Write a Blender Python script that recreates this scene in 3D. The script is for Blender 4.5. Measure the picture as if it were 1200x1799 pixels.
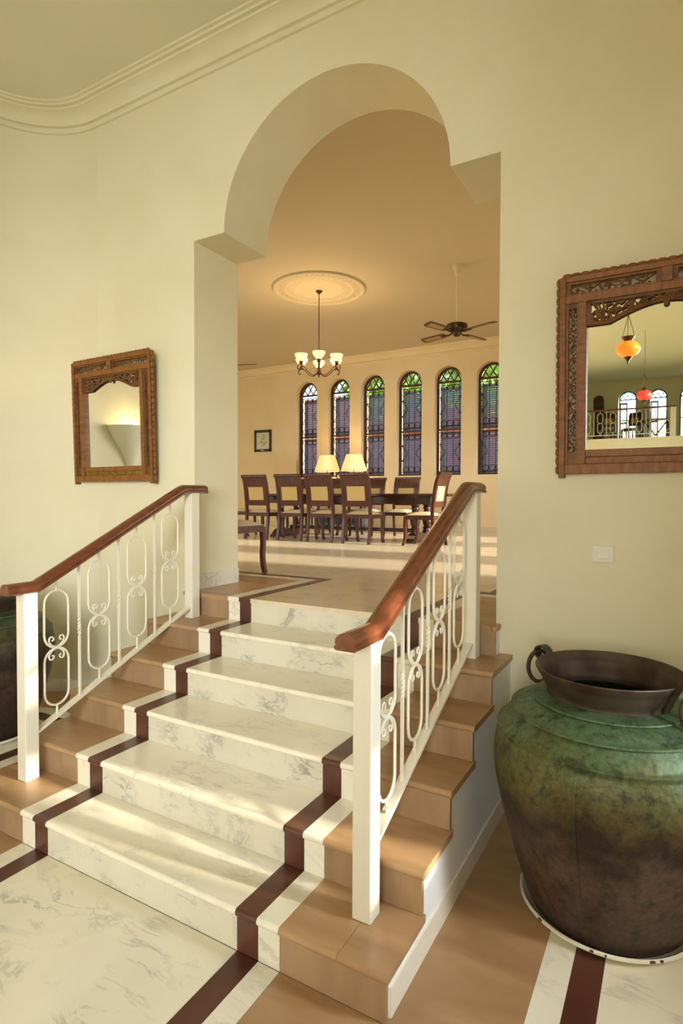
import bpy, bmesh, math, random
from mathutils import Vector, Matrix
R = math.radians
random.seed(7)
for o in list(bpy.data.objects):
    bpy.data.objects.remove(o, do_unlink=True)
S = bpy.context.scene
COL = S.collection

# ------------------------------------------------------------------ camera
CAM = Vector((1.6439, -1.6561, 1.6927))
YAW, PITCH, ROLL, FPX = R(29.911), R(-1.433), R(0.206), 1022.35
fw = Vector((-math.sin(YAW)*math.cos(PITCH), math.cos(YAW)*math.cos(PITCH), math.sin(PITCH)))
rt = Vector((math.cos(YAW), math.sin(YAW), 0)); up = rt.cross(fw)
r3 = rt*math.cos(ROLL) + up*math.sin(ROLL); u3 = up*math.cos(ROLL) - rt*math.sin(ROLL)
cam_d = bpy.data.cameras.new('camera'); cam = bpy.data.objects.new('camera', cam_d); COL.objects.link(cam)
m = Matrix.Identity(4)
for i in range(3):
    m[i][0], m[i][1], m[i][2], m[i][3] = r3[i], u3[i], -fw[i], CAM[i]
cam.matrix_world = m
cam_d.sensor_fit = 'HORIZONTAL'; cam_d.sensor_width = 36; cam_d.lens = FPX/1200*36
cam_d.clip_start = .05; cam_d.clip_end = 300
S.camera = cam
# ------------------------------------------------------------------ exposure, sky, sun, daylight at the windows, dining fill
S.view_settings.view_transform = 'Standard'; S.view_settings.look = 'None'
S.view_settings.gamma = 1; S.view_settings.use_curve_mapping = False
S.view_settings.exposure = 0.0
W = bpy.data.worlds.new('sky'); S.world = W; W.use_nodes = True
wn = W.node_tree.nodes; wl = W.node_tree.links
sky = wn.new('ShaderNodeTexSky'); sky.sky_type = 'NISHITA'; sky.sun_disc = False
sky.sun_elevation = R(35); sky.sun_rotation = R(95); sky.dust_density = 2.0
wl.new(sky.outputs[0], wn['Background'].inputs[0]); wn['Background'].inputs[1].default_value = 1.0

def light(kind, name, loc, energy, color, **kw):
    d = bpy.data.lights.new(name, kind); d.energy = energy; d.color = color
    for k, v in kw.items(): setattr(d, k, v)
    o = bpy.data.objects.new(name, d); COL.objects.link(o); o.location = loc
    return o
def aim(o, d):
    o.rotation_euler = Vector(d).to_track_quat('-Z', 'Y').to_euler()
sun = light('SUN', 'sun', (8, 2, 6), 11.5, (1, .93, .80), angle=R(2.4)); aim(sun, (-1, -.09, -.249))
SKYC = (.80, .90, 1.0); DAY = (.92, .97, 1.0)
# (y centre, power) daylight standing in the tall openings of the right hall wall
for (yc, P, az, sp) in ((-4.6, 29, 33, 60), (-7.7, 56, 24, 56), (-10.8, 105, 75, 150), (-14.0, 30, 90, 150)):
    a = light('AREA', 'hall_window_daylight', (2.66, yc, 2.75), P, DAY, shape='RECTANGLE', size=1.5, size_y=2.6, spread=R(sp)); aim(a, (-math.sin(R(az)), math.cos(R(az)), -.10 if sp < 100 else -.70))
a = light('AREA', 'slim_window_daylight', (2.66, .47, 1.45), 21, (.72, .85, 1.0), shape='RECTANGLE', size=.30, size_y=1.5, spread=R(96)); aim(a, (-1, -.40, -.30))
for (yc, w, P) in ((4.4, .8, 26), (6.4, 1.2, 40), (8.6, 1.2, 40)):
    a = light('AREA', 'dining_door_daylight', (4.42, yc, 2.2), P, (.70, .84, 1.0), shape='RECTANGLE', size=w, size_y=2.2, spread=R(44)); aim(a, (-1, 0, -.10))
for xc in (-7.4, -5.2):  # added fill lights, out of view, to brighten the dining window wall
    a = light('AREA', 'dining_fill_light', (xc, 2.02, 2.8), 34, (1, .95, .84), shape='RECTANGLE', size=1.1, size_y=1.5, spread=R(150)); aim(a, (0, 1, -.1))

# ------------------------------------------------------------------ materials
def lin(h):
    h = h.lstrip('#'); c = [int(h[i:i+2], 16)/255 for i in (0, 2, 4)]
    return tuple(x/12.92 if x <= .04045 else ((x+.055)/1.055)**2.4 for x in c) + (1,)
MATS = {}
def mat(name, color, rough=.5, metal=0, var=0, color2=None, scale=6, detail=4, bump=0, bscale=60, stretch=None, lo=.35, hi=.65, emis=0, ecol=None, spec=None, distort=0, trans=0, coat=0):
    M = bpy.data.materials.new(name); M.use_nodes = True; MATS[name] = M
    n = M.node_tree.nodes; l = M.node_tree.links; b = n['Principled BSDF']
    c = lin(color); b.inputs['Base Color'].default_value = c
    b.inputs['Roughness'].default_value = rough; b.inputs['Metallic'].default_value = metal
    if spec is not None: b.inputs['Specular IOR Level'].default_value = spec
    if trans: b.inputs['Transmission Weight'].default_value = trans
    if coat: b.inputs['Coat Weight'].default_value = coat; b.inputs['Coat Roughness'].default_value = .15
    tc = n.new('ShaderNodeTexCoord'); vec = tc.outputs['Object']
    oi = n.new('ShaderNodeObjectInfo')
    ad = n.new('ShaderNodeVectorMath'); ad.operation = 'MULTIPLY_ADD'
    l.new(oi.outputs['Random'], ad.inputs[0]); ad.inputs[1].default_value = (7.3, 5.1, 9.7); l.new(vec, ad.inputs[2]); vec = ad.outputs[0]
    if stretch:
        mp = n.new('ShaderNodeMapping'); mp.inputs['Scale'].default_value = stretch[:3]
        if len(stretch) > 3: mp.inputs['Rotation'].default_value = stretch[3]
        l.new(vec, mp.inputs[0]); vec = mp.outputs[0]
    if color2:
        t = n.new('ShaderNodeTexNoise'); t.inputs['Scale'].default_value = scale; t.inputs['Detail'].default_value = detail; t.inputs['Distortion'].default_value = distort
        l.new(vec, t.inputs['Vector'])
        r = n.new('ShaderNodeValToRGB'); r.color_ramp.elements[0].color = c; r.color_ramp.elements[0].position = lo
        r.color_ramp.elements[1].color = lin(color2); r.color_ramp.elements[1].position = hi
        l.new(t.outputs['Fac'], r.inputs[0]); l.new(r.outputs[0], b.inputs['Base Color'])
    if bump:
        t2 = n.new('ShaderNodeTexNoise'); t2.inputs['Scale'].default_value = bscale; t2.inputs['Detail'].default_value = 5
        l.new(vec, t2.inputs['Vector'])
        bp = n.new('ShaderNodeBump'); bp.inputs['Strength'].default_value = bump; bp.inputs['Distance'].default_value = .01
        l.new(t2.outputs['Fac'], bp.inputs['Height']); l.new(bp.outputs[0], b.inputs['Normal'])
    if emis:
        b.inputs['Emission Color'].default_value = lin(ecol or color); b.inputs['Emission Strength'].default_value = emis
    return M

def marble(name, base, vein, amount=.6, vs=2.2):
    M = mat(name, base, rough=.22); n = M.node_tree.nodes; l = M.node_tree.links; b = n['Principled BSDF']
    add = [x for x in n if x.type == 'VECT_MATH'][0].outputs[0]
    mp = n.new('ShaderNodeMapping'); mp.inputs['Rotation'].default_value = (.5, .4, .7); mp.inputs['Scale'].default_value = (1.2, 2.9, 1.7); l.new(add, mp.inputs[0])
    t = n.new('ShaderNodeTexNoise'); t.inputs['Scale'].default_value = vs; t.inputs['Detail'].default_value = 9; t.inputs['Roughness'].default_value = .66; t.inputs['Distortion'].default_value = .7
    l.new(mp.outputs[0], t.inputs['Vector'])
    s1 = n.new('ShaderNodeMath'); s1.operation = 'SUBTRACT'; l.new(t.outputs['Fac'], s1.inputs[0]); s1.inputs[1].default_value = .5
    s2 = n.new('ShaderNodeMath'); s2.operation = 'ABSOLUTE'; l.new(s1.outputs[0], s2.inputs[0])
    r = n.new('ShaderNodeValToRGB'); e = r.color_ramp.elements; e[0].position = 0; e[0].color = (1, 1, 1, 1); e[1].position = .04; e[1].color = (0, 0, 0, 1)
    l.new(s2.outputs[0], r.inputs[0])
    t3 = n.new('ShaderNodeTexNoise'); t3.inputs['Scale'].default_value = 4.6; t3.inputs['Detail'].default_value = 6; l.new(add, t3.inputs['Vector'])
    r3_ = n.new('ShaderNodeValToRGB'); e = r3_.color_ramp.elements; e[0].position = .45; e[0].color = (0, 0, 0, 1); e[1].position = .68; e[1].color = (1, 1, 1, 1); l.new(t3.outputs['Fac'], r3_.inputs[0])
    mu = n.new('ShaderNodeMath'); mu.operation = 'MULTIPLY'; l.new(r.outputs[0], mu.inputs[0]); l.new(r3_.outputs[0], mu.inputs[1])
    ms = n.new('ShaderNodeMath'); ms.operation = 'MULTIPLY_ADD'; l.new(r3_.outputs[0], ms.inputs[0]); ms.inputs[1].default_value = .16; l.new(mu.outputs[0], ms.inputs[2])
    mm = n.new('ShaderNodeMath'); mm.operation = 'MULTIPLY'; mm.use_clamp = True; l.new(ms.outputs[0], mm.inputs[0]); mm.inputs[1].default_value = amount
    t4 = n.new('ShaderNodeTexNoise'); t4.inputs['Scale'].default_value = 1.7; t4.inputs['Detail'].default_value = 3; l.new(add, t4.inputs['Vector'])
    mxa = n.new('ShaderNodeMix'); mxa.data_type = 'RGBA'; l.new(t4.outputs['Fac'], mxa.inputs[0]); mxa.inputs[6].default_value = lin(base)
    c = lin(base); mxa.inputs[7].default_value = (c[0]*.96, c[1]*.91, c[2]*.80, 1)
    mx = n.new('ShaderNodeMix'); mx.data_type = 'RGBA'; l.new(mm.outputs[0], mx.inputs[0]); l.new(mxa.outputs[2], mx.inputs[6]); mx.inputs[7].default_value = lin(vein)
    l.new(mx.outputs[2], b.inputs['Base Color'])
    return M

PLASTER = mat('cream_plaster', '#DCD2AE', .75, color2='#E1D8B8', scale=1.5, bump=.05, bscale=35)
PLASTER2 = mat('lamp_warmed_plaster', '#E6CFA0', .75, color2='#EAD6AC', scale=1.5, bump=.04, bscale=35)  # part of the warm lamp light is put into this wall colour
CEIL = mat('ceiling_paint', '#E2DCC2', .8, color2='#E5DFC8', scale=1.2)
CEIL2 = mat('lamp_warmed_ceiling', '#CDBD9A', .8)  # ceiling colour carries some of the lamps' warmth
STAIRWHITE = mat('white_stair_paint', '#EEEBE2', .55, bump=.03, bscale=40)
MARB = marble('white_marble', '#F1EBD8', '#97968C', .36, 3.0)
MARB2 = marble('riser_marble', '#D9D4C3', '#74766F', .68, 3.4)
MARBS = marble('strip_marble', '#EEE9D8', '#9A9B95', .35, 2.4)
MARBF = marble('floor_marble', '#EEE8D3', '#86877E', .52, 2.4)
MARBU = marble('upper_floor_marble', '#DDD0B2', '#A39A86', .4, 1.6)
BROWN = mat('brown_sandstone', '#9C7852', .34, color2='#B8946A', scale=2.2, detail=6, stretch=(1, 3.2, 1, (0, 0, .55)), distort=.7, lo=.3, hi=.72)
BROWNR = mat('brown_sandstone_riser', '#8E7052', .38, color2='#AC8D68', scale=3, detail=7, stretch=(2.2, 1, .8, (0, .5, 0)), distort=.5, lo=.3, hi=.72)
DARK = mat('dark_brown_stone', '#4E2C20', .32, color2='#5E382A', scale=5, detail=6)
GROUT = mat('grout', '#8A7858', .9)
WHITE = mat('white_gloss_paint', '#DED5BF', .35, bump=.02, bscale=25)
RAILW = mat('polished_handrail_wood', '#5A2E1A', .26, color2='#763F22', scale=5, stretch=(9, 3, 6), lo=.3, hi=.75, coat=.4)
TEAK = mat('carved_teak', '#6A3E14', .5, color2='#905A20', scale=5, stretch=(3, 3, 9), lo=.3, hi=.75, bump=.1, bscale=30)
TEAKH = mat('teak_rail', '#704214', .5, color2='#965E20', scale=5, stretch=(9, 3, 3), lo=.3, hi=.75, bump=.08, bscale=30)
TEAKD = mat('dark_carving', '#523010', .55, color2='#78491A', scale=14, lo=.3, hi=.7)
GOLDW = mat('gilded_carving', '#7A5A1E', .5, color2='#9C7A2C', scale=25, bump=.3, bscale=60)
GLASSM = mat('mirror_glass', '#EDEDE6', .01, 1.0)
MAHOG = mat('mahogany', '#38170D', .3, color2='#562615', scale=4, stretch=(5, 5, 1.2), lo=.3, hi=.75, coat=.3)
MAHOGD = mat('dark_table_wood', '#2C110A', .28, color2='#46200F', scale=4, stretch=(1.2, 6, 6), lo=.3, hi=.75, coat=.3)
CREAMF = mat('cream_upholstery', '#CDBB93', .8, bump=.08, bscale=300)
TANF = mat('tan_back_fabric', '#BFA162', .7, bump=.1, bscale=250)
IRON = mat('black_iron', '#17161A', .5, .3)
WINW = mat('window_wood', '#3C1E14', .45, color2='#4E2A1C', scale=5, stretch=(5, 5, 1))
SHUT = mat('sky_tinted_shutter', '#7C88A8', .5, color2='#8A92AC', scale=4)  # blue of the outdoor bounce light mixed into the slat colour
BRONZE = mat('antique_bronze', '#5C4320', .4, .7, color2='#3C2C18', scale=20)
CREAMP = mat('cream_metal', '#E2D2A0', .4)
GREENF = mat('green_frame', '#2F3818', .5)
PRINT = mat('print_paper', '#D9D3BC', .8)
PRINTL = mat('print_leaf', '#8C9A58', .8, color2='#A9AF7C', scale=20)
SHADE = mat('glass_lamp_shade', '#FFE3B0', .4, emis=1.25, ecol='#FFCE88')
LSHADE = mat('fabric_lamp_shade', '#F2D9A8', .8, emis=.8, ecol='#FFC07A')
BLUEC = mat('blue_paint', '#2B4A66', .35, color2='#3B6280', scale=6)
CERAM = mat('blue_ceramic', '#27405C', .15)
PLASTIC = mat('switch_plastic', '#E2DDCB', .35)
ENAMEL = mat('white_enamel', '#E9E4D2', .25, color2='#E4DCC4', scale=8)
CHIP = mat('chipped_enamel', '#5A2A22', .8)
LANTO = mat('orange_lantern_glass', '#E8641E', .3, emis=1.3, ecol='#FF7A20', color2='#F58A30', scale=40)
LANTR = mat('red_lantern_glass', '#D8281E', .3, emis=1.1, ecol='#F0342A', color2='#E8443A', scale=40)
BULB = mat('lantern_bulb', '#FFE0A0', .3, emis=12, ecol='#FFD890')
SCONCE = mat('plaster_sconce', '#E4DFC8', .7)
TERRA = mat('terracotta_wall', '#B8623F', .9, color2='#C47852', scale=3)
LEAF = mat('leaf_green', '#7FAE3C', .6, color2='#B4D060', scale=9)
BARK = mat('bark', '#4A3826', .9)
GRASS = mat('garden_grass', '#5C7A38', .9, color2='#6E8C46', scale=3)
PALEF = mat('fan_cane', '#B08A4C', .6)
FANW = mat('fan_blade_wood', '#5A3A1C', .5)

def pane_mat(name, color, f):
    M = bpy.data.materials.new(name); M.use_nodes = True; n = M.node_tree.nodes; l = M.node_tree.links
    n.remove(n['Principled BSDF']); t = n.new('ShaderNodeBsdfTransparent'); t.inputs[0].default_value = color
    g = n.new('ShaderNodeBsdfGlossy'); g.inputs['Roughness'].default_value = .03
    mx = n.new('ShaderNodeMixShader'); mx.inputs[0].default_value = f; l.new(t.outputs[0], mx.inputs[1]); l.new(g.outputs[0], mx.inputs[2])
    l.new(mx.outputs[0], n['Material Output'].inputs[0]); return M
PANE = pane_mat('window_glass', (.93, .97, .94, 1), .06)

def patina(name, shift, mul=1.0):
    M = mat(name, '#4A3426', .5, .35, bump=.35, bscale=30); n = M.node_tree.nodes; l = M.node_tree.links; b = n['Principled BSDF']
    tc = [x for x in n if x.type == 'TEX_COORD'][0]
    sp = n.new('ShaderNodeSeparateXYZ'); l.new(tc.outputs['Object'], sp.inputs[0])
    no = n.new('ShaderNodeTexNoise'); no.inputs['Scale'].default_value = 4.5; no.inputs['Detail'].default_value = 8; no.inputs['Roughness'].default_value = .65; l.new(tc.outputs['Object'], no.inputs['Vector'])
    ma = n.new('ShaderNodeMath'); ma.operation = 'MULTIPLY_ADD'; l.new(no.outputs['Fac'], ma.inputs[0]); ma.inputs[1].default_value = .42; l.new(sp.outputs['Z'], ma.inputs[2])
    r = n.new('ShaderNodeValToRGB'); e = r.color_ramp.elements
    cols = [(.0, '#3A2A22'), (.35, '#4E3B30'), (.55, '#5C4738'), (.66, '#33261F'), (.74, '#4E4022'), (.82, '#5A552E'), (.92, '#5A6038'), (1.0, '#546A48')]
    e[0].position, e[0].color = cols[0][0], lin(cols[0][1]); e[1].position, e[1].color = cols[-1][0], lin(cols[-1][1])
    for p_, c_ in cols[1:-1]:
        x = e.new(p_); x.color = lin(c_)
    sc = n.new('ShaderNodeMath'); sc.operation = 'ADD'; l.new(ma.outputs[0], sc.inputs[0]); sc.inputs[1].default_value = shift
    l.new(sc.outputs[0], r.inputs[0])
    n2 = n.new('ShaderNodeTexNoise'); n2.inputs['Scale'].default_value = 13; n2.inputs['Detail'].default_value = 7; n2.inputs['Roughness'].default_value = .7; l.new(tc.outputs['Object'], n2.inputs['Vector'])
    r2 = n.new('ShaderNodeValToRGB'); r2.color_ramp.elements[0].position = .53; r2.color_ramp.elements[0].color = (0, 0, 0, 1); r2.color_ramp.elements[1].position = .61; r2.color_ramp.elements[1].color = (1, 1, 1, 1); l.new(n2.outputs['Fac'], r2.inputs[0])
    f = n.new('ShaderNodeMath'); f.operation = 'MULTIPLY'; l.new(r2.outputs[0], f.inputs[0]); f.inputs[1].default_value = .7
    mx = n.new('ShaderNodeMix'); mx.data_type = 'RGBA'; l.new(f.outputs[0], mx.inputs[0]); l.new(r.outputs[0], mx.inputs[6]); mx.inputs[7].default_value = lin('#2C2A1C')
    n3 = n.new('ShaderNodeTexNoise'); n3.inputs['Scale'].default_value = 3.2; n3.inputs['Detail'].default_value = 5; l.new(tc.outputs['Object'], n3.inputs['Vector'])
    r3b = n.new('ShaderNodeValToRGB'); r3b.color_ramp.elements[0].position = .55; r3b.color_ramp.elements[0].color = (0, 0, 0, 1); r3b.color_ramp.elements[1].position = .7; r3b.color_ramp.elements[1].color = (.55, .55, .55, 1); l.new(n3.outputs['Fac'], r3b.inputs[0])
    zr = n.new('ShaderNodeMapRange'); zr.inputs[1].default_value = .66; zr.inputs[2].default_value = .8; l.new(sp.outputs['Z'], zr.inputs[0])
    fm = n.new('ShaderNodeMath'); fm.operation = 'MULTIPLY'; l.new(r3b.outputs[0], fm.inputs[0]); l.new(zr.outputs[0], fm.inputs[1])
    mx2 = n.new('ShaderNodeMix'); mx2.data_type = 'RGBA'; l.new(fm.outputs[0], mx2.inputs[0]); l.new(mx.outputs[2], mx2.inputs[6]); mx2.inputs[7].default_value = lin('#5FA08C')
    n5 = n.new('ShaderNodeTexNoise'); n5.inputs['Scale'].default_value = 34; n5.inputs['Detail'].default_value = 8; n5.inputs['Roughness'].default_value = .75; l.new(tc.outputs['Object'], n5.inputs['Vector'])
    mr5 = n.new('ShaderNodeMapRange'); mr5.inputs[1].default_value = .3; mr5.inputs[2].default_value = .7; mr5.inputs[3].default_value = .5*mul; mr5.inputs[4].default_value = 1.4*mul; l.new(n5.outputs['Fac'], mr5.inputs[0])
    vm = n.new('ShaderNodeVectorMath'); vm.operation = 'SCALE'; l.new(mx2.outputs[2], vm.inputs[0]); l.new(mr5.outputs[0], vm.inputs['Scale'])
    l.new(vm.outputs[0], b.inputs['Base Color'])
    # verdigris is matt, bare copper shines a little
    return M
COPPER = patina('patinated_copper', 0)
COPPER2 = patina('dark_green_copper', -.10, .7)
RIMC = mat('brown_copper_rim', '#3A2A1E', .5, .4, color2='#55483A', scale=9, detail=6, bump=.2, bscale=25)

# ------------------------------------------------------------------ mesh helpers
class MB:
    def __init__(s): s.v = []; s.f = []; s.sm = []
    def add(s, vs, fs, smooth=False):
        o = len(s.v); s.v += [tuple(v) for v in vs]
        for f in fs: s.f.append([i+o for i in f]); s.sm.append(smooth)
        return s
    def box(s, x0, x1, y0, y1, z0, z1):
        vs = [(x, y, z) for z in (z0, z1) for y in (y0, y1) for x in (x0, x1)]
        return s.add(vs, [(0, 2, 3, 1), (4, 5, 7, 6), (0, 1, 5, 4), (2, 6, 7, 3), (0, 4, 6, 2), (1, 3, 7, 5)])
    def prism(s, poly, axis, a, b, smooth=False):
        # poly: 2D points; axis 'x': (y,z), 'y': (x,z), 'z': (x,y)
        n = len(poly)
        def P(p, t):
            return (t, p[0], p[1]) if axis == 'x' else (p[0], t, p[1]) if axis == 'y' else (p[0], p[1], t)
        vs = [P(p, a) for p in poly] + [P(p, b) for p in poly]
        s.add(vs, [list(range(n))[::-1], [i+n for i in range(n)]])
        o = len(s.v)-2*n
        for i in range(n):
            j = (i+1) % n; s.f.append([o+i, o+j, o+n+j, o+n+i]); s.sm.append(smooth)
        return s
    def tube(s, path, r, seg=8, closed=False, twist=0, cap=True, smooth=True):
        P = [Vector(p) for p in path]; n = len(P); rings = []
        t0 = (P[1]-P[0]).normalized(); ref = Vector((0, 0, 1)) if abs(t0.z) < .9 else Vector((1, 0, 0))
        nrm = t0.cross(ref).normalized(); vs = []
        for i in range(n):
            if closed: t = (P[(i+1) % n]-P[i-1]).normalized()
            else: t = ((P[i+1]-P[i]) if i == 0 else (P[i]-P[i-1]) if i == n-1 else (P[i+1]-P[i-1])).normalized()
            nrm = (nrm - t*nrm.dot(t)).normalized(); bn = t.cross(nrm)
            rr = r(i/(n-1)) if callable(r) else r
            for k in range(seg):
                a = 2*math.pi*k/seg + twist*i/(n-1) + (math.pi/4 if seg == 4 else 0)
                vs.append(P[i] + nrm*math.cos(a)*rr + bn*math.sin(a)*rr)
        fs = []
        for i in range(n if closed else n-1):
            for k in range(seg):
                a, b = i*seg+k, i*seg+(k+1) % seg; c, d = ((i+1) % n)*seg+(k+1) % seg, ((i+1) % n)*seg+k
                fs.append((a, b, c, d))
        s.add(vs, fs, smooth)
        if cap and not closed:
            o = len(s.v)-len(vs); s.f.append([o+k for k in range(seg)][::-1]); s.sm.append(False)
            s.f.append([o+(n-1)*seg+k for k in range(seg)]); s.sm.append(False)
        return s
    def lathe(s, prof, seg=24, c=(0, 0, 0), smooth=True, closed=False):
        n = len(prof); vs = []
        for k in range(seg):
            a = 2*math.pi*k/seg
            for (r, z) in prof: vs.append((c[0]+r*math.cos(a), c[1]+r*math.sin(a), c[2]+z))
        fs = []
        for k in range(seg):
            k2 = (k+1) % seg
            for i in range(n if closed else n-1):
                j = (i+1) % n; fs.append((k*n+i, k2*n+i, k2*n+j, k*n+j))
        return s.add(vs, fs, smooth)
    def ell(s, c, rad, ang=0, nu=8, nv=5, axis='y'):
        # ellipsoid, rotated in the plane normal to axis
        vs = []; fs = []; ca, sa = math.cos(ang), math.sin(ang)
        for j in range(nv+1):
            ph = math.pi*j/nv
            for i in range(nu):
                th = 2*math.pi*i/nu
                x, y, z = rad[0]*math.cos(ph), rad[1]*math.sin(ph)*math.cos(th), rad[2]*math.sin(ph)*math.sin(th)
                if axis == 'y': x, z = x*ca-z*sa, x*sa+z*ca
                elif axis == 'z': x, y = x*ca-y*sa, x*sa+y*ca
                else: y, z = y*ca-z*sa, y*sa+z*ca
                vs.append((c[0]+x, c[1]+y, c[2]+z))
        for j in range(nv):
            for i in range(nu):
                i2 = (i+1) % nu; fs.append((j*nu+i, j*nu+i2, (j+1)*nu+i2, (j+1)*nu+i))
        return s.add(vs, fs, True)
    def mesh(s, name, mt):
        me = bpy.data.meshes.new(name); me.from_pydata(s.v, [], s.f)
        bm = bmesh.new(); bm.from_mesh(me)
        bm.normal_update()
        for f, q in zip(bm.faces, s.sm): f.smooth = q
        bmesh.ops.remove_doubles(bm, verts=bm.verts, dist=1e-6)
        bmesh.ops.recalc_face_normals(bm, faces=bm.faces)
        bm.to_mesh(me); bm.free()
        if any(s.sm): me.set_sharp_from_angle(angle=R(38))
        if mt: me.materials.append(mt)
        return me
    def build(s, name, mt, parent=None, bevel=0, loc=None):
        o = bpy.data.objects.new(name, s.mesh(name, mt)); COL.objects.link(o)
        if parent is not None: o.parent = parent
        if loc: o.location = loc
        if bevel:
            b = o.modifiers.new('bevel', 'BEVEL'); b.width = bevel; b.segments = 2; b.limit_method = 'ANGLE'; b.angle_limit = R(40)
        return o
def inst(src, name, parent, loc=(0, 0, 0), rot=None):
    o = bpy.data.objects.new(name, src.data if hasattr(src, 'data') else src); COL.objects.link(o); o.parent = parent; o.location = loc
    if rot: o.rotation_euler = rot
    return o
def tag(o, label=None, cat=None, group=None, kind=None):
    if label: o['label'] = label
    if cat: o['category'] = cat
    if group: o['group'] = group
    if kind: o['kind'] = kind
    return o
def thing(name, label, cat, group=None, loc=(0, 0, 0), rz=0):
    o = bpy.data.objects.new(name, None); o.empty_display_size = .1; COL.objects.link(o); o.location = loc; o.rotation_euler = (0, 0, rz)
    return tag(o, label, cat, group)
def copy_tree(o, parent=None):
    c = o.copy(); COL.objects.link(c); c.parent = parent
    for ch in list(o.children): copy_tree(ch, c)
    return c
def struct(o, label=None): o['kind'] = 'structure'; (label and o.__setitem__('label', label)); return o
def arc(cx, cy, r, a0, a1, n):
    return [(cx+r*math.cos(R(a0+(a1-a0)*i/n)), cy+r*math.sin(R(a0+(a1-a0)*i/n))) for i in range(n+1)]
def ribbon(path, th):
    # closed polygon around a 2D polyline, th = half thickness or function
    L = []; Q = []; n = len(path)
    for i, p in enumerate(path):
        a = path[max(i-1, 0)]; b = path[min(i+1, n-1)]; dx, dy = b[0]-a[0], b[1]-a[1]; d = math.hypot(dx, dy) or 1
        t = th(i/(n-1)) if callable(th) else th
        L.append((p[0]-dy/d*t, p[1]+dx/d*t)); Q.append((p[0]+dy/d*t, p[1]-dx/d*t))
    return L + Q[::-1]
def bez(p, n=10):
    # Catmull-Rom through 2D/3D points
    out = []; P = [p[0]] + list(p) + [p[-1]]
    for i in range(1, len(P)-2):
        for k in range(n):
            t = k/n; out.append(tuple(.5*((2*b)+(c-a)*t+(2*a-5*b+4*c-d)*t*t+(-a+3*b-3*c+d)*t**3) for a, b, c, d in zip(P[i-1], P[i], P[i+1], P[i+2])))
    out.append(tuple(p[-1])); return out

def wall_open(mb, O, D, N, s0, s1, z0, z1, th, opens):
    """wall with openings. O origin (x,y), D unit dir along s, N unit dir of thickness. opens: (sl, sr, zb, head) head=list of (s,z) from left springing to right."""
    def P(s, z, t): return (O[0]+D[0]*s+N[0]*t, O[1]+D[1]*s+N[1]*t, z)
    def face(poly):
        for t in (0, th):
            mb.add([P(a, b, t) for a, b in poly], [list(range(len(poly)))])
    def strip(pl):
        for a, b in zip(pl[:-1], pl[1:]):
            mb.add([P(*a, 0), P(*b, 0), P(*b, th), P(*a, th)], [(0, 1, 2, 3)])
    cur = s0
    for (sl, sr, zb, head) in opens:
        if sl > cur: face([(cur, z0), (sl, z0), (sl, z1), (cur, z1)])
        if zb > z0: face([(sl, z0), (sr, z0), (sr, zb), (sl, zb)])
        # split the spandrel in vertical slices so every face stays convex
        hs = head
        for a, b in zip(hs[:-1], hs[1:]):
            if abs(a[0]-b[0]) > 1e-6: face([a, b, (b[0], z1), (a[0], z1)])
        strip([(sl, zb)] + hs + [(sr, zb)])
        if zb > z0: strip([(sl, zb), (sr, zb)])
        cur = sr
    if cur < s1: face([(cur, z0), (s1, z0), (s1, z1), (cur, z1)])
    strip([(s0, z0), (s0, z1)]); strip([(s1, z0), (s1, z1)]); strip([(s0, z1), (s1, z1)]); strip([(s0, z0), (s1, z0)])
def archhead(sl, sr, zs, n=20, rz=None):
    c = (sl+sr)/2; r = (sr-sl)/2; rz = rz or r
    return [(c-r*math.cos(math.pi*i/n), zs+rz*math.sin(math.pi*i/n)) for i in range(n+1)]

# ------------------------------------------------------------------ dimensions
RISE, DEP, NOSE = .165, .3027, .012
XA, XB, XC, Xc, Xb, Xa = -1.100, -.999, -.900, .2485, .3465, .4437
SL, SR = -1.600, .871                       # stair outer edges
YW, YB, ZI, ZC = 1.598, 2.094, 3.60, 4.95   # arch wall faces, impost height, ceiling
XL, XLi, XRi, XR = -1.506, -1.214, .488, .777
HL, HR, HEND = -3.33, 2.60, -20.2           # hall side walls and far end
ZU = .99; YF = 10.30; GAL = 2.62

# ------------------------------------------------------------------ walls, ceiling
mb = MB()
cx = (XLi+XRi)/2; rr = (XRi-XLi)/2
head = [(XL, ZI), (XLi, ZI)] + archhead(XLi, XRi, ZI, 40, .835)[1:-1] + [(XRi, ZI), (XR, ZI)]
wall_open(mb, (0, YW), (1, 0), (0, 1), -2.60, 1.87, 0, ZC, YB-YW, [(XL, XR, ZU-.03, head)])
wall_open(mb, (0, YB), (1, 0), (0, -1), -9.5, -2.6, 0, ZC, .244, [(x-.6, x+.6, 2.0, [(x-.6, 3.6), (x+.6, 3.6)]) for x in (-7.4, -5.2)]); mb.box(1.87, 4.7, 1.85, YB, 0, ZC)  # unseen openings made for the added dining fill
struct(mb.build('wall_arch', PLASTER), 'cream plaster wall with tall arched opening above the stairs')
mb = MB()
ac = arc(-2.6, .87, .728, 90, 180, 24)
mb.prism(ac + [(HL-.25, .87), (HL-.25, 1.85), (-2.6, 1.85)], 'z', 0, ZC, smooth=True)
wall_open(mb, (HL, .87), (0, -1), (-1, 0), 0, .87-HEND, 0, ZC, .25, [])
struct(mb.build('wall_left', PLASTER), 'cream hall wall with rounded corner beside the left mirror')
mb = MB()
ac = arc(1.87, .87, .728, 0, 90, 24)
mb.prism(ac + [(1.87, 1.85), (HR+.25, 1.85), (HR+.25, .87)], 'z', 0, ZC, smooth=True)
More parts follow.
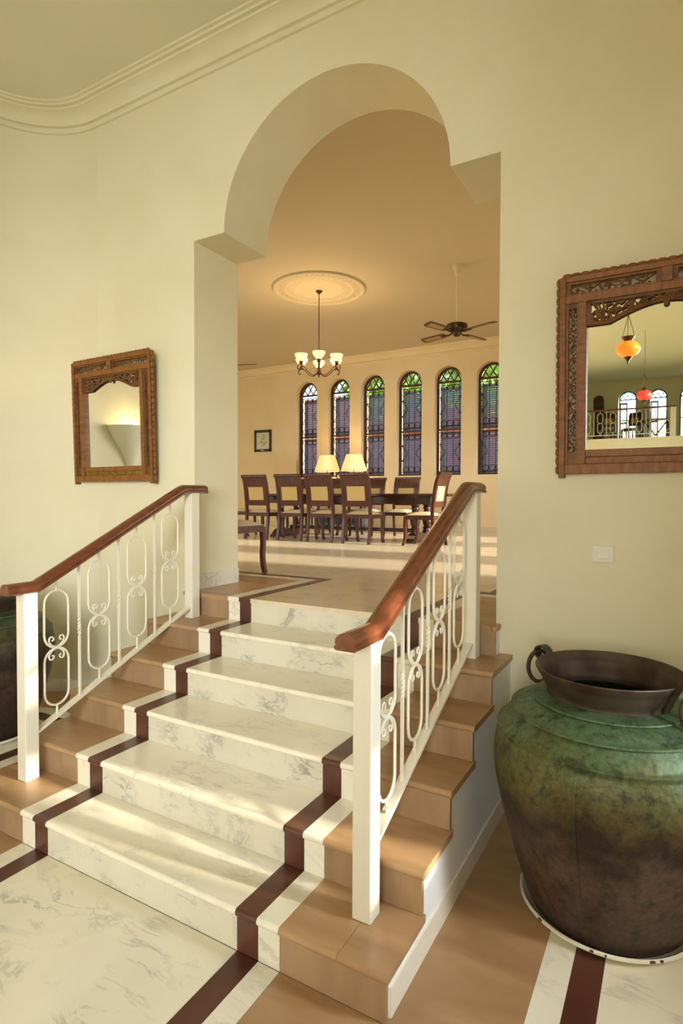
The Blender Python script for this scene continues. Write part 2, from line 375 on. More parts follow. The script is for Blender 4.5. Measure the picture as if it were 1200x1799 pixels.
# right hall wall runs toward -Y: s = .87 - y
HW = [(.23, .57, .70, [(.23, 2.20), (.57, 2.20)])]
for yc in (-4.6, -7.7, -10.8, -14.0):
    s = .87-yc; HW.append((s-.85, s+.85, 1.10, archhead(s-.85, s+.85, 3.40, 16)))
wall_open(mb, (HR, .87), (0, -1), (1, 0), 0, .87-HEND, 0, ZC, .25, HW)
struct(mb.build('wall_right', PLASTER), 'cream hall wall with a tall garden window')
# far end of the hall (seen in the mirror)
mb = MB()
GW = []
for (a, b) in ((-3.02, -2.40), (-.36, .28), (.68, 1.30), (1.70, 2.32)):
    GW.append((a, b, GAL+.05, archhead(a, b, 4.55-(b-a)/2, 14)))
wall_open(mb, (0, HEND), (1, 0), (0, -1), HL-.25, HR+.25, 0, ZC, .25, GW)
struct(mb.build('wall_gallery', PLASTER), 'far hall wall with arched windows behind the gallery')
# dining room
WX = [-6.53, -5.625, -4.72, -3.82, -2.925, -2.0]; WW = .60; WZ0, WZT = 2.18, 4.51
mb = MB()
wall_open(mb, (0, YF), (1, 0), (0, 1), -9.5, 4.7, 0, ZC, .36, [(x, x+WW, WZ0, archhead(x, x+WW, WZT-WW/2, 20)) for x in WX])
struct(mb.build('wall_windows', PLASTER2), 'cream dining room wall with a row of arched windows')
struct(MB().box(-9.75, -9.5, 1.85, YF+.36, 0, ZC).build('wall_dining_left', PLASTER2))
mb = MB()
wall_open(mb, (4.5, YB), (0, 1), (1, 0), 0, YF+.36-YB, 0, ZC, .25, [(y-w/2-YB, y+w/2-YB, ZU+.02, [(y-w/2-YB, 3.4), (y+w/2-YB, 3.4)]) for y, w in ((4.4, .9), (6.4, 1.3), (8.6, 1.3))])
struct(mb.build('wall_dining_right', PLASTER2))
struct(MB().box(HL-.25, HR+.25, HEND-.25, 1.85, ZC, ZC+.2).build('ceiling', CEIL), 'pale cream ceiling of the lower hall')
struct(MB().box(-9.75, 4.75, 1.85, YF+.36, ZC, ZC+.2).build('ceiling_dining', CEIL2), 'lamp-warmed cream ceiling of the dining room')

def sweep_profile(mb, path, prof, inward=1):
    n = len(path); rings = []
    for i, p in enumerate(path):
        a = path[max(i-1, 0)]; b = path[min(i+1, n-1)]
        d1 = Vector((p[0]-a[0], p[1]-a[1])) if i else Vector((b[0]-p[0], b[1]-p[1])); d2 = Vector((b[0]-p[0], b[1]-p[1])) if i < n-1 else d1
        d1.normalize(); d2.normalize(); n1 = Vector((d1.y, -d1.x)); n2 = Vector((d2.y, -d2.x)); nn = (n1+n2); nn /= max(nn.length_squared/2, .1)
        rings.append([(p[0]+nn.x*q*inward, p[1]+nn.y*q*inward, z) for q, z in prof])
    k = len(prof); vs = [v for r_ in rings for v in r_]
    mb.add(vs, [(i*k+j, i*k+j+1, (i+1)*k+j+1, (i+1)*k+j) for i in range(n-1) for j in range(k-1)], True)
CORN = [(0, 4.765), (.018, 4.768), (.028, 4.780), (.028, 4.795), (.012, 4.800), (.012, 4.815), (.030, 4.822), (.034, 4.835), (.05, 4.865), (.08, 4.89), (.12, 4.905), (.125, 4.918), (.15, 4.92), (.156, 4.935), (.175, 4.938), (.18, 4.951)]
path = [(HL, HEND)] + arc(-2.6, .87, .728, 180, 90, 20) + arc(1.87, .87, .728, 90, 0, 20) + [(HR, HEND)]
mb = MB(); sweep_profile(mb, path, CORN); o = mb.build('trim_1', PLASTER); struct(o, 'moulded plaster cornice running around the hall ceiling')
mb = MB(); sweep_profile(mb, [(-9.5, YF), (4.5, YF)], CORN); struct(mb.build('trim_2', PLASTER2), 'moulded cornice above the dining room windows')
# baseboards
mb = MB(); sweep_profile(mb, [(HL, HEND)] + arc(-2.6, .87, .728, 180, 90, 16) + [(SL+.02, YW)], [(0, .10), (.012, .10), (.014, .097), (.014, 0)]); struct(mb.build('baseboard_left', MARBS))
mb = MB(); sweep_profile(mb, [(SR-.02, YW)] + arc(1.87, .87, .728, 90, 0, 16) + [(HR, HEND)], [(0, .10), (.012, .10), (.014, .097), (.014, 0)]); struct(mb.build('baseboard_right', MARBS))
struct(MB().box(-9.5, 4.5, YF-.014, YF, ZU, ZU+.1).build('baseboard_windows', MARBU))
struct(MB().box(XL, XL+.013, YW+.002, YB-.002, ZU, ZU+.115).box(XL-.0, XL-3, YB, YB+.013, ZU, ZU+.115).build('baseboard_arch', MARB2), 'white marble skirting at the foot of the left arch jamb')

# ------------------------------------------------------------------ floors
G = .0012
fl = struct(MB().box(HL-.2, HR+.2, HEND, 1.8, -.12, -.012).build('floor', GROUT), 'hall floor of marble, brown sandstone and dark strips')
def slab(name, poly, mt, par, z0, z1): return MB().prism(poly, 'z', z0, z1).build(name, mt, par)
def rect(x0, x1, y0, y1): return [(x0+G, y0+G), (x1-G, y0+G), (x1-G, y1-G), (x0+G, y1-G)]
YE = HEND
slab('marble_slab', rect(XC, Xc, YE, -G), MARBF, fl, -.02, 0)
for a, b, mt, nm in ((XA, XB, MARBS, 'white_strip'), (XB, XC, DARK, 'dark_strip'), (Xc, Xb, DARK, 'dark_strip'), (Xb, Xa, MARBS, 'white_strip')):
    slab(nm, rect(a, b, YE, -G), mt, fl, -.02, 0)
cs = (SL+SR)/2
def isl(o_, side):
    p = [(1.244+o_, YE), (1.244+o_, 1.198-o_)] + arc(1.87, .87, .328-o_, 90, 0, 14) + [(2.198-o_, YE)]
    return p if side > 0 else [(2*cs-x, y) for x, y in p]
for side in (1, -1):
    A0, A1, A2 = isl(0, side), isl(.1, side), isl(.2, side)
    for P, Q, mt, nm in ((A0, A1, MARBS, 'white_strip'), (A1, A2, DARK, 'dark_strip')):
        n = len(P)
        vs = [(x, y, 0) for x, y in P] + [(x, y, 0) for x, y in Q] + [(x, y, -.02) for x, y in P] + [(x, y, -.02) for x, y in Q]
        fs = [(i, i+1, n+i+1, n+i) for i in range(n-1)] + [(2*n+i, i, i+1, 2*n+i+1) for i in range(n-1)] + [(n+i, 3*n+i, 3*n+i+1, n+i+1) for i in range(n-1)]
        MB().add(vs, fs).build(nm, mt, fl)
    slab('marble_slab', isl(.2+G, side), MARBF, fl, -.02, -.0002)
    # brown band: along the stair and aisle, then round the walls
    ed = isl(-G, side)
    if side > 0: a, b = Xa, SR
    else: a, b = XA, SL
    f = 1 if side > 0 else -1; e = 2*cs-1.244 if side < 0 else 1.244
    y = -.0; k = 0
    while y > YE:
        y2 = max(y-1.15, YE); lo, hi = min(a, e), max(a, e); slab('brown_slab', rect(lo, hi, y2, y), BROWN, fl, -.02, -.0001); y = y2
    slab('brown_slab', rect(min(b-f*.03, e), max(b-f*.03, e), 0, 1.198), BROWN, fl, -.02, -.0001)
    wa = arc(1.87, .87, .735, 90, 0, 14); wa = [(SR-.03, 1.605)] + wa + [(HR+.005, YE)]
    ins = [(SR-.03, 1.198+G)] + [(1.244, 1.198+G)] + arc(1.87, .87, .328+G, 90, 0, 14) + [(2.198+G, YE)]
    if side < 0: wa = [(2*cs-x, y_) for x, y_ in wa]; ins = [(2*cs-x, y_) for x, y_ in ins]
    slab('brown_slab', wa + ins[::-1], BROWN, fl, -.02, -.0001)

fu = struct(MB().box(-9.5, 4.5, YB-.01, YF+.1, ZU-.3, ZU-.012).box(XL+.0, XR-.0, 1.53, YB, ZU-.3, ZU-.03).build('floor_upper', GROUT), 'dining room floor of polished cream marble with dark border')
Y6 = 5*DEP-NOSE
slab('marble_slab', rect(XC, Xc, Y6, 2.634), MARBU, fu, ZU-.03, ZU)
slab('marble_slab', rect(-8.3, .45, 2.634, 9.6), MARBU, fu, ZU-.03, ZU)
slab('dark_strip', [(XB, Y6), (XC, Y6), (XC, 2.634), (-8.3, 2.634), (-8.3, 2.534), (XB, 2.534)], DARK, fu, ZU-.03, ZU)
slab('white_strip', [(XA, Y6), (XB-G, Y6), (XB-G, 2.534-G), (-8.4, 2.534-G), (-8.4, 2.434), (XA, 2.434)], MARBS, fu, ZU-.03, ZU)
slab('brown_slab', rect(XL+.0, XA, Y6, YB), BROWN, fu, ZU-.03, ZU)
slab('brown_slab', rect(-9.5, XA, YB, 2.434), BROWN, fu, ZU-.03, ZU)
slab('dark_strip', [(Xc, Y6), (Xb, Y6), (Xb, 2.534), (.55, 2.534), (.55, 9.6), (.45, 9.6), (.45, 2.634), (Xc, 2.634)], DARK, fu, ZU-.03, ZU)
slab('white_strip', [(Xb+G, Y6), (Xa, Y6), (Xa, 2.434), (.65, 2.434), (.65, 9.6), (.55+G, 9.6), (.55+G, 2.534-G), (Xb+G, 2.534-G)], MARBS, fu, ZU-.03, ZU)
slab('brown_slab', rect(Xa, XR, Y6, YB), BROWN, fu, ZU-.03, ZU)
slab('brown_slab', [(Xa, YB), (4.5, YB), (4.5, 10.3), (.65+G, 10.3), (.65+G, 2.434-G), (Xa, 2.434-G)], BROWN, fu, ZU-.03, ZU)
slab('marble_slab', rect(-9.5, .65, 9.6, 10.3), MARBU, fu, ZU-.03, ZU)
slab('brown_slab', rect(-9.5, -8.4, 2.434, 9.6), BROWN, fu, ZU-.03, ZU)

# ------------------------------------------------------------------ staircase
st = thing('staircase', 'marble staircase with brown stone ends rising through the arch', 'staircase')
prof = [(.02, 0)]
for k in range(1, 6):
    prof += [((k-1)*DEP+.02, k*RISE-.03), (k*DEP+.02, k*RISE-.03)]
prof = prof[:-1] + [(YW-.001, 5*RISE-.03), (YW-.001, 0)]
MB().prism(prof, 'x', SL+.012, SR-.012).build('stair_base', STAIRWHITE, st)
MB().box(XL-.02, XR+.02, 5*DEP+.02, YW-.001, 5*RISE, ZU-.03).build('stair_base', STAIRWHITE, st)
sk = MB().box(SR-.012, SR-.004, .03, YW-.016, 0, .10); sk.build('stair_skirting', MARBS, st)
sk = MB().box(SL+.004, SL+.012, .03, YW-.016, 0, .10); sk.build('stair_skirting', MARBS, st)
for k in range(1, 7):
    y0 = (k-1)*DEP; zt = k*RISE; yb = k*DEP+.015 if k < 5 else YW-.002
    xl, xr = (SL, SR) if k < 6 else (XL-.03, XR+.03)
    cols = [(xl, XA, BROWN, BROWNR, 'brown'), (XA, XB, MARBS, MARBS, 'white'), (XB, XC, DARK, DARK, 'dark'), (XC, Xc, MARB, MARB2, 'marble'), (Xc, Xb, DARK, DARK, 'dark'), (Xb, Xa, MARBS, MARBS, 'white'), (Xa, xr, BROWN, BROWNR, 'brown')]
    for (a, b, mt, mr, nm) in cols:
        ra, rb = a, b
        if a == xl: ra = xl+.010
        if b == xr: rb = xr-.010
        zb = (k-1)*RISE
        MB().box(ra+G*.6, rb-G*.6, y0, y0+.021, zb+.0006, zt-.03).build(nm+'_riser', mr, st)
        if k == 6:
            if nm == 'brown':   # little returns of the top slab in front of the wall
                aa, bb = (xl, XL) if a == xl else (XR, xr)
                MB().box(aa, bb, y0-NOSE, YW-.002, zt-.029, zt).build('brown_tread', mt, st, .006)
            continue
        cut = [a, b]
        if nm == 'brown' and k == 1: cut = [a, (-1.41 if a == xl else .684), b]
        for c0, c1 in zip(cut[:-1], cut[1:]):
            p = [(y0-NOSE+.012, zt-.03)] + [(y0-NOSE+.012-.013*math.sin(R(t)), zt-.015-.015*math.cos(R(t))) for t in range(20, 161, 20)] + [(y0-NOSE+.012, zt), (yb, zt), (yb, zt-.03)]
            MB().prism(p, 'x', c0+G*.6, c1-G*.6).build(nm+'_tread', mt, st)

# ------------------------------------------------------------------ railings
def spiral(cx_, cz, r0, r1, a0, a1, n=22):
    return [(cx_+(r0+(r1-r0)*i/n)*math.cos(R(a0+(a1-a0)*i/n)), cz+(r0+(r1-r0)*i/n)*math.sin(R(a0+(a1-a0)*i/n))) for i in range(n+1)]
def stadium(c, zlo, zhi, w, n=9):
    r = w/2
    return [(c+r*math.cos(R(a)), zhi-r+r*math.sin(R(a))) for a in [180*i/n for i in range(n+1)]] + [(c+r*math.cos(R(a)), zlo+r+r*math.sin(R(a))) for a in [180+180*i/n for i in range(n+1)]]
def oval_bal(par, y, zm, ztop, zbot, x=0, rr=.0065, seg=8):
    b = MB()
    T = lambda pts: [(x, p[0], p[1]) for p in pts]
    b.tube(T(stadium(y, zm+.002, zm+.325, .148)), rr, seg, closed=True)
    b.tube(T(stadium(y, zm-.325, zm-.002, .148)), rr, seg, closed=True)
    b.tube([(x, y, zm+.322), (x, y, ztop)], rr, seg); b.tube([(x, y, zm-.322), (x, y, zbot)], rr, seg)
    o = b.build('oval_baluster', WHITE, par)
    c = MB()
    for sg in (1, -1):
        for sd in (1, -1):
            # the tail leaves the joint, bends out and curls back in
            p = [(0, .004), (.020, .010), (.040, .028), (.046, .048), (.038, .063), (.024, .062), (.017, .050), (.023, .041), (.030, .045)]
            p = bez(p, 5)
            c.tube([(x, y+sd*a, zm+sg*q) for a, q in p], lambda t: .0058*(1-.35*t), 7)
    c.build('scroll', WHITE, o)
    return o
def railing(name, label, xc, group, ys):
    root = thing(name, label, 'railing', group, loc=(xc, 0, 0))
    # newels
    MB().box(-.038, .038, .164, .240, RISE, 1.178).build('newel_post', WHITE, root, .004)
    MB().box(-.038, .038, 1.395, 1.471, 5*RISE, 1.725).build('newel_post', WHITE, root, .004)
    # sloping flat bar
    slope = (1.735-1.195)/(1.335-.25)
    zb = lambda y: .402+(y-.24)*(.905-.402)/(1.40-.24)
    MB().prism([(.238, zb(.238)-.008), (1.40, zb(1.40)-.008), (1.40, zb(1.40)+.008), (.238, zb(.238)+.008)], 'x', -.022, .022).build('bottom_bar', WHITE, root, .002)
    zt = lambda y: 1.185+(y-.25)*slope
    for i, (y, zm) in enumerate(((.372, .842), (.652, .979), (.937, 1.114), (1.222, 1.252))):
        oval_bal(root, y, zm, zt(y), zb(y))
    for y in (.517, .797, 1.085):
        b = MB(); z0, z1 = zb(y), zt(y); zc = (z0+z1)/2+.01
        b.tube([(0, y, z0), (0, y, zc-.055)], .0085, 4, smooth=False)
        b.tube([(0, y, zc-.055+.11*i/24) for i in range(25)], lambda t: .0085+.002*math.sin(math.pi*t), 4, twist=2*math.pi*1.5, smooth=False)
        b.tube([(0, y, zc+.055), (0, y, z1)], .0085, 4, smooth=False)
        b.build('twisted_baluster', WHITE, root)
    # handrail: moulded section swept through the two bends
    sec = [(-.036, 0), (-.044, .006), (-.044, .014), (-.037, .018), (-.040, .026)] + [(-.040*math.cos(R(a)), .030+.031*math.sin(R(a))) for a in range(0, 181, 15)] + [(.040, .026), (.037, .018), (.044, .014), (.044, .006), (.036, 0)]
    def piece(pth, nm='handrail', par=root):
        b = MB(); n = len(pth); k = len(sec); vs = []
        for i, (y, z) in enumerate(pth):
            def nr(a, c): d = Vector((c[0]-a[0], c[1]-a[1])).normalized(); return Vector((-d.y, d.x))
            n1 = nr(pth[max(i-1, 0)], pth[max(i, 1)]); n2 = nr(pth[min(i, n-2)], pth[min(i+1, n-1)]); q = n1+n2; q = q/(q.length_squared/2)
            for (sx, sz) in sec: vs.append((sx, y+q.x*sz, z+q.y*sz))
        b.add(vs, [(i*k+j, i*k+(j+1) % k, (i+1)*k+(j+1) % k, (i+1)*k+j) for i in range(n-1) for j in range(k)], True)
        b.add(vs[:k], [list(range(k))[::-1]]); b.add(vs[-k:], [list(range(k))])
        return b.build(nm, RAILW, par)
    piece([(ys, 1.173), (ys+.012, 1.173), (.25, 1.173), (.27, 1.182), (.80, 1.182+.53*slope), (1.32, 1.182+1.05*slope), (1.345, 1.716), (1.44, 1.718), (1.545, 1.718), (1.558, 1.718)])
    return root
railing('stair_railing', 'white iron railing with wooden handrail on the left of the stairs', -1.374, 'railings of the staircase', .082)
railing('stair_railing', 'white iron railing with wooden handrail nearer the green copper pot on the right', .684, 'railings of the staircase', .040)

# ------------------------------------------------------------------ copper pots
def pot(loc, label, dlabel, mt, rz):
    d = thing('enamel_dish', dlabel, 'dish', 'white enamel dishes under the copper pots', loc=loc)
    MB().lathe([(0, .002), (.27, .002), (.30, .012), (.320, .026), (.324, .034), (.331, .038), (.338, .034), (.338, .027), (.328, .018), (.300, 0), (0, 0)], 56).build('dish_bowl', ENAMEL, d)
    for a, w in ((232, 3), (268, 2.2), (276, 1.2), (303, 3.2), (309, 2)):
        c = MB(); p = [(.337*math.cos(R(a+w*t)), .337*math.sin(R(a+w*t)), .0325) for t in (-.5, -.2, .2, .5)]
        c.tube(p, .0042, 6); c.build('enamel_chip', CHIP, d)
    t = thing('copper_pot', label, 'pot', 'old copper pots flanking the stairs', loc=(loc[0], loc[1], loc[2]+.012), rz=rz)
    P = bez([(0, .0), (.20, .0), (.285, .004), (.306, .022), (.334, .10), (.372, .22), (.411, .36), (.441, .49), (.452, .58), (.449, .655), (.436, .715)], 5)
    P += [(.439, .722), (.440, .730), (.428, .738), (.424, .740)] + bez([(.424, .740), (.402, .770), (.376, .797)], 4)[1:] + [(.384, .801), (.383, .808), (.370, .812)] + bez([(.369, .811), (.330, .833), (.290, .850)], 4)[1:] + [(.297, .852), (.296, .858), (.284, .861), (.255, .868), (.238, .872)]
    P += [(.230, .868), (.26, .84), (.36, .78), (.42, .68), (.425, .55), (.36, .25), (.27, .04), (0, .03)]
    body = MB().lathe(P, 72).build('body', mt, t)
    sm = MB()
    for a in (8,):
        pr_ = [(r_, z) for r_, z in bez([(.312, .06), (.372, .22), (.411, .36), (.441, .49), (.452, .58), (.449, .655), (.437, .71)], 5)]
        sm.tube([((r_+.0005)*math.cos(R(-98)), (r_+.0005)*math.sin(R(-98)), z) for r_, z in pr_], .004, 6)
    sm.build('seam', mt, body)
    N = bez([(.236, .866), (.236, .885), (.252, .915), (.267, .945)], 4) + [(.271, .949), (.282, .968), (.286, .978), (.283, .983), (.277, .980), (.264, .950), (.258, .945)] + bez([(.258, .945), (.244, .915), (.228, .885), (.226, .86)], 4)[1:]
    MB().lathe(N, 72).build('neck', RIMC, t)
    for a in (152, -28):
        h = bpy.data.objects.new('handle', None)
        ca, sa = math.cos(R(a)), math.sin(R(a))
        b = MB()
        # riveted strap on the neck, curling over the lip into an eye
        pth = [(.240, .872), (.250, .902), (.268, .938), (.288, .974), (.302, .994), (.326, 1.004), (.350, .994), (.358, .972), (.346, .952), (.330, .950)]
        pth = bez(pth, 4); pol = ribbon(pth, .004)
        vs = []; n = len(pol)
        for sgn in (-1, 1):
            for (r_, z) in pol: vs.append((r_*ca-sgn*.020*sa, r_*sa+sgn*.020*ca, z))
        m_ = n//2
        b.add(vs, [(i, (i+1) % n, n+(i+1) % n, n+i) for i in range(n)] + [(i, i+1, n-2-i, n-1-i) for i in range(m_-1)] + [(n+i, n+i+1, n+n-2-i, n+n-1-i) for i in range(m_-1)], True)
        ho = b.build('handle_strap', RIMC, t)
        g = MB(); rc = (.345, .905)
        g.tube([((rc[0]+.026*math.cos(q))*ca - .045*math.cos(q)*sa, (rc[0]+.026*math.cos(q))*sa + .045*math.cos(q)*ca, rc[1]+.072*math.sin(q)) for q in [2*math.pi*i/28 for i in range(28)]], .0095, 8, closed=True)
        g.build('handle_ring', RIMC, ho)
        bpy.data.objects.remove(h)
    return t
pot((1.412, .955, 0), 'large green and brown patinated copper pot in front of the right-hand wall', 'chipped white enamel dish under the green copper pot on the right', COPPER, 0)
pot((-2.60, .64, 0), 'dark green copper pot half hidden behind the left newel post', 'white enamel dish under the dark copper pot at left', COPPER2, R(-60))

# ------------------------------------------------------------------ carved wall mirrors
beadH = MB().ell((0, 0, 0), (.0235, .013, .012), 0, 8, 6).mesh('rope_bead', TEAK)
beadV = MB().ell((0, 0, 0), (.0235, .013, .012), R(90), 8, 6).mesh('rope_bead', TEAK)
def vine(b, x0, x1, z0, z1, y, rng, dense=1.0):
    """openwork foliage scroll in the xz plane: a wavy stem, curled tendrils and leaves"""
    hor = (x1-x0) > (z1-z0); Ln = (x1-x0) if hor else (z1-z0); Sh = (z1-z0) if hor else (x1-x0)
    cxm, czm = (x0+x1)/2, (z0+z1)/2
    def M_(a, c): return (x0+a, y, czm+c) if hor else (cxm+c, y, z0+a)
    per = Sh*2.4; n = max(int(Ln/per*16), 12)
    st_ = [(Ln*i/n, Sh*.26*math.sin(2*math.pi*Ln*i/n/per)) for i in range(n+1)]
    b.tube([M_(a, c) for a, c in st_], Sh*.075, 6)
    k = int(Ln/(per/2))
    for i in range(k+1):
        a = per/4+i*per/2; s = 1 if i % 2 == 0 else -1
        if a > Ln-Sh*.2: break
        sp = spiral(0, 0, Sh*.20, Sh*.05, 0, 400, 12)
        b.tube([M_(a+p*1.0, -s*Sh*.18+q*s) for p, q in sp], Sh*.05, 5)
        for j in range(int(5*dense)):
            aa = a+rng.uniform(-.5, .5)*per/2; cc = s*rng.uniform(-.42, .42)*Sh; an = rng.uniform(0, math.pi)
            p = M_(min(max(aa, Sh*.1), Ln-Sh*.1), cc); b.ell((p[0], y-.002, p[2]), (Sh*.19, .006, Sh*.085), an, 6, 4)
    for s in (-1, 1):
        for a in [Ln*t for t in [q/ max(int(Ln/(Sh*.55)), 1) for q in range(1, int(Ln/(Sh*.55)))]]:
            p = M_(a, s*Sh*.43); b.ell((p[0], y, p[2]), (Sh*.16, .005, Sh*.09), rng.uniform(-.6, .6) if hor else rng.uniform(1, 2.2), 6, 4)
def wall_mirror(label, loc, rotz, gilt, seed):
    rng = random.Random(seed)
    t = thing('wall_mirror', label, 'mirror', 'carved teak mirrors beside the arch', loc=loc)
    t.rotation_euler = (R(1.65), 0, rotz)
    w, h, th = .50, 1.035, .045       # half width, height, thickness; wall side at y=0, front at y=-th
    Z = lambda d: h-d                 # distance from the top
    F = -th
    def bx(x0, x1, d0, d1, y0=F, y1=0.0, nm='rail', mt=TEAKH, bev=.003): return MB().box(x0, x1, y0, y1, Z(d1), Z(d0)).build(nm, mt, t, bev)
    for s in (-1, 1):
        x0, x1 = sorted((s*(w-.018), s*(w-.047))); bx(x0, x1, .012, h, F-.004, 0, 'outer_stile', TEAK)
        x0, x1 = sorted((s*(w-.107), s*(w-.146))); bx(x0, x1, .147, .965, F, 0, 'inner_stile', TEAK)
        x0, x1 = sorted((s*(w-.047), s*(w-.060))); bx(x0, x1, .147, .965, F+.010, 0, 'fillet', TEAK, .001)
        x0, x1 = sorted((s*(w-.098), s*(w-.107))); bx(x0, x1, .147, .965, F+.010, 0, 'fillet', TEAK, .001)
        b = MB(); x0, x1 = sorted((s*(w-.060), s*(w-.098))); vine(b, x0, x1, Z(.905), Z(.170), F+.014, rng, 1.8); b.build('carved_panel', TEAKD, t)
        bx(x0, x1, .147, .172, F+.012, 0, 'panel_end', TEAKD, .001); bx(x0, x1, .90, .965, F+.012, 0, 'panel_end', TEAKD, .001)
    bx(-w+.047, w-.047, .012, .040, F, 0, 'top_rail'); bx(-w+.047, w-.047, .108, .147, F, 0, 'top_rail')
    bx(-.024, .024, .040, .108, F-.002, 0, 'block', TEAK)
    for s in (-1, 1):
        x0, x1 = sorted((s*.024, s*(w-.047)))
        bx(x0, x1, .040, .050, F+.012, 0, 'fillet', TEAKH, .001); bx(x0, x1, .098, .108, F+.012, 0, 'fillet', TEAKH, .001)
        xa, xb = sorted((s*.024, s*.046)); bx(xa, xb, .050, .098, F+.012, 0, 'panel_end', TEAKD, .001)
        xa, xb = sorted((s*(w-.047), s*(w-.070))); bx(xa, xb, .050, .098, F+.012, 0, 'panel_end', TEAKD, .001)
        xa, xb = sorted((s*.046, s*(w-.070)))
        b = MB(); vine(b, xa, xb, Z(.099), Z(.049), F+.014, rng, 1.8); b.build('carved_panel', TEAKD, t)
    # bottom rails
    gi = w-.146
    bx(-gi, gi, .893, .930, F+.004, 0, 'bottom_rail')
    if gilt:
        bx(-gi, gi, .930, .965, F+.016, 0, 'gilded_panel', GOLDW)
        b = MB(); vine(b, -gi+.01, gi-.01, Z(.963), Z(.932), F+.014, rng, .8); b.build('gilded_carving', GOLDW, t)
    else:
        bx(-gi, gi, .930, .965, F+.010, 0, 'bottom_rail')
    bx(-w+.047, w-.047, .965, 1.015, F-.001, 0, 'bottom_rail')
    # carved head with an ogee lower edge
    def edge(x):
        u_ = abs(x)/gi
        if u_ > .70: return .262
        v = u_/.70; return .262-.072*(math.cos(v*math.pi/2)**1.0)*(1 if v > 0 else 1) - .0
    b = MB(); n = 66
    for i in range(n+1):
        x = -gi+2*gi*i/n; b.ell((x, F+.018, Z(edge(x))), (.0085, .007, .0085), 0, 7, 5)
    b.tube([(-gi+2*gi*i/n, F+.020, Z(edge(-gi+2*gi*i/n)-.010)) for i in range(n+1)], .007, 6)
    b.ell((0, F+.016, Z(edge(0)+.012)), (.014, .008, .018), 0, 8, 6)
    b.box(-gi, gi, F+.012, F+.026, Z(.160), Z(.147))
    for s in (-1, 1):
        x0, x1 = sorted((s*gi, s*(gi-.018))); b.box(x0, x1, F+.012, F+.026, Z(.262), Z(.147))
    rows = 3
    for i in range(46):
        x = -gi+.022+(2*gi-.044)*(i+.5)/46; e = edge(x)-.012
        hgt = e-.160; k = max(1, round(hgt/.030))
        for j in range(k):
            d = .160+hgt*(j+.5+.35*rng.uniform(-1, 1))/k
            b.ell((x+rng.uniform(-.006, .006), F+.018+rng.uniform(-.003, .003), Z(d)), (.017, .006, .0062), rng.uniform(0, math.pi), 6, 4)
    for s in (-1, 1):
        for q in range(5):
            xx = s*(.03+q*.066); e = edge(xx); r_ = min(.020, (e-.17)*.42); zc = Z(.160+(e-.172)*.5)
            sp = spiral(xx, zc, r_, r_*.25, 0, 470*s, 16); b.tube([(p, F+.016, z) for p, z in sp], .0048, 6)
            b.ell((xx, F+.014, zc), (.008, .006, .008), 0, 7, 5)
    b.build('carved_head', TEAKD, t)
    MB().box(-gi-.004, gi+.004, -.012, -.006, Z(.90), Z(.140)).build('mirror_glass', GLASSM, t)
    MB().box(-gi-.004, gi+.004, -.005, 0, Z(.93), Z(.14)).build('backboard', TEAKD, t)
    nb = 22
    for i in range(nb): inst(beadH, 'rope_bead', t, (-w+.03+(2*w-.06)*(i+.5)/nb, F+.012, Z(.004)))
    nb = 22
    for s in (-1, 1):
        for i in range(nb): inst(beadV, 'rope_bead', t, (s*(w-.010), F+.016, .02+(h-.03)*(i+.5)/nb))
    return t
wall_mirror('carved teak mirror on the wall left of the arch', (-2.345, 1.572, 1.797), R(-1.0), True, 3)
wall_mirror('carved teak mirror above the light switch, reflecting red lanterns', (1.590, 1.594, 1.800), 0, False, 5)

# light switch
t = thing('light_switch', 'square cream plastic light switch under the right mirror', 'switch', loc=(1.322, YW, 1.364))
MB().box(-.052, .052, -.012, 0, 0, .086).build('plate', PLASTIC, t, .004)
MB().prism([(-.012, .020), (-.0185, .022), (-.0135, .064), (-.012, .064)], 'x', -.026, .026).build('rocker', PLASTIC, t, .001)

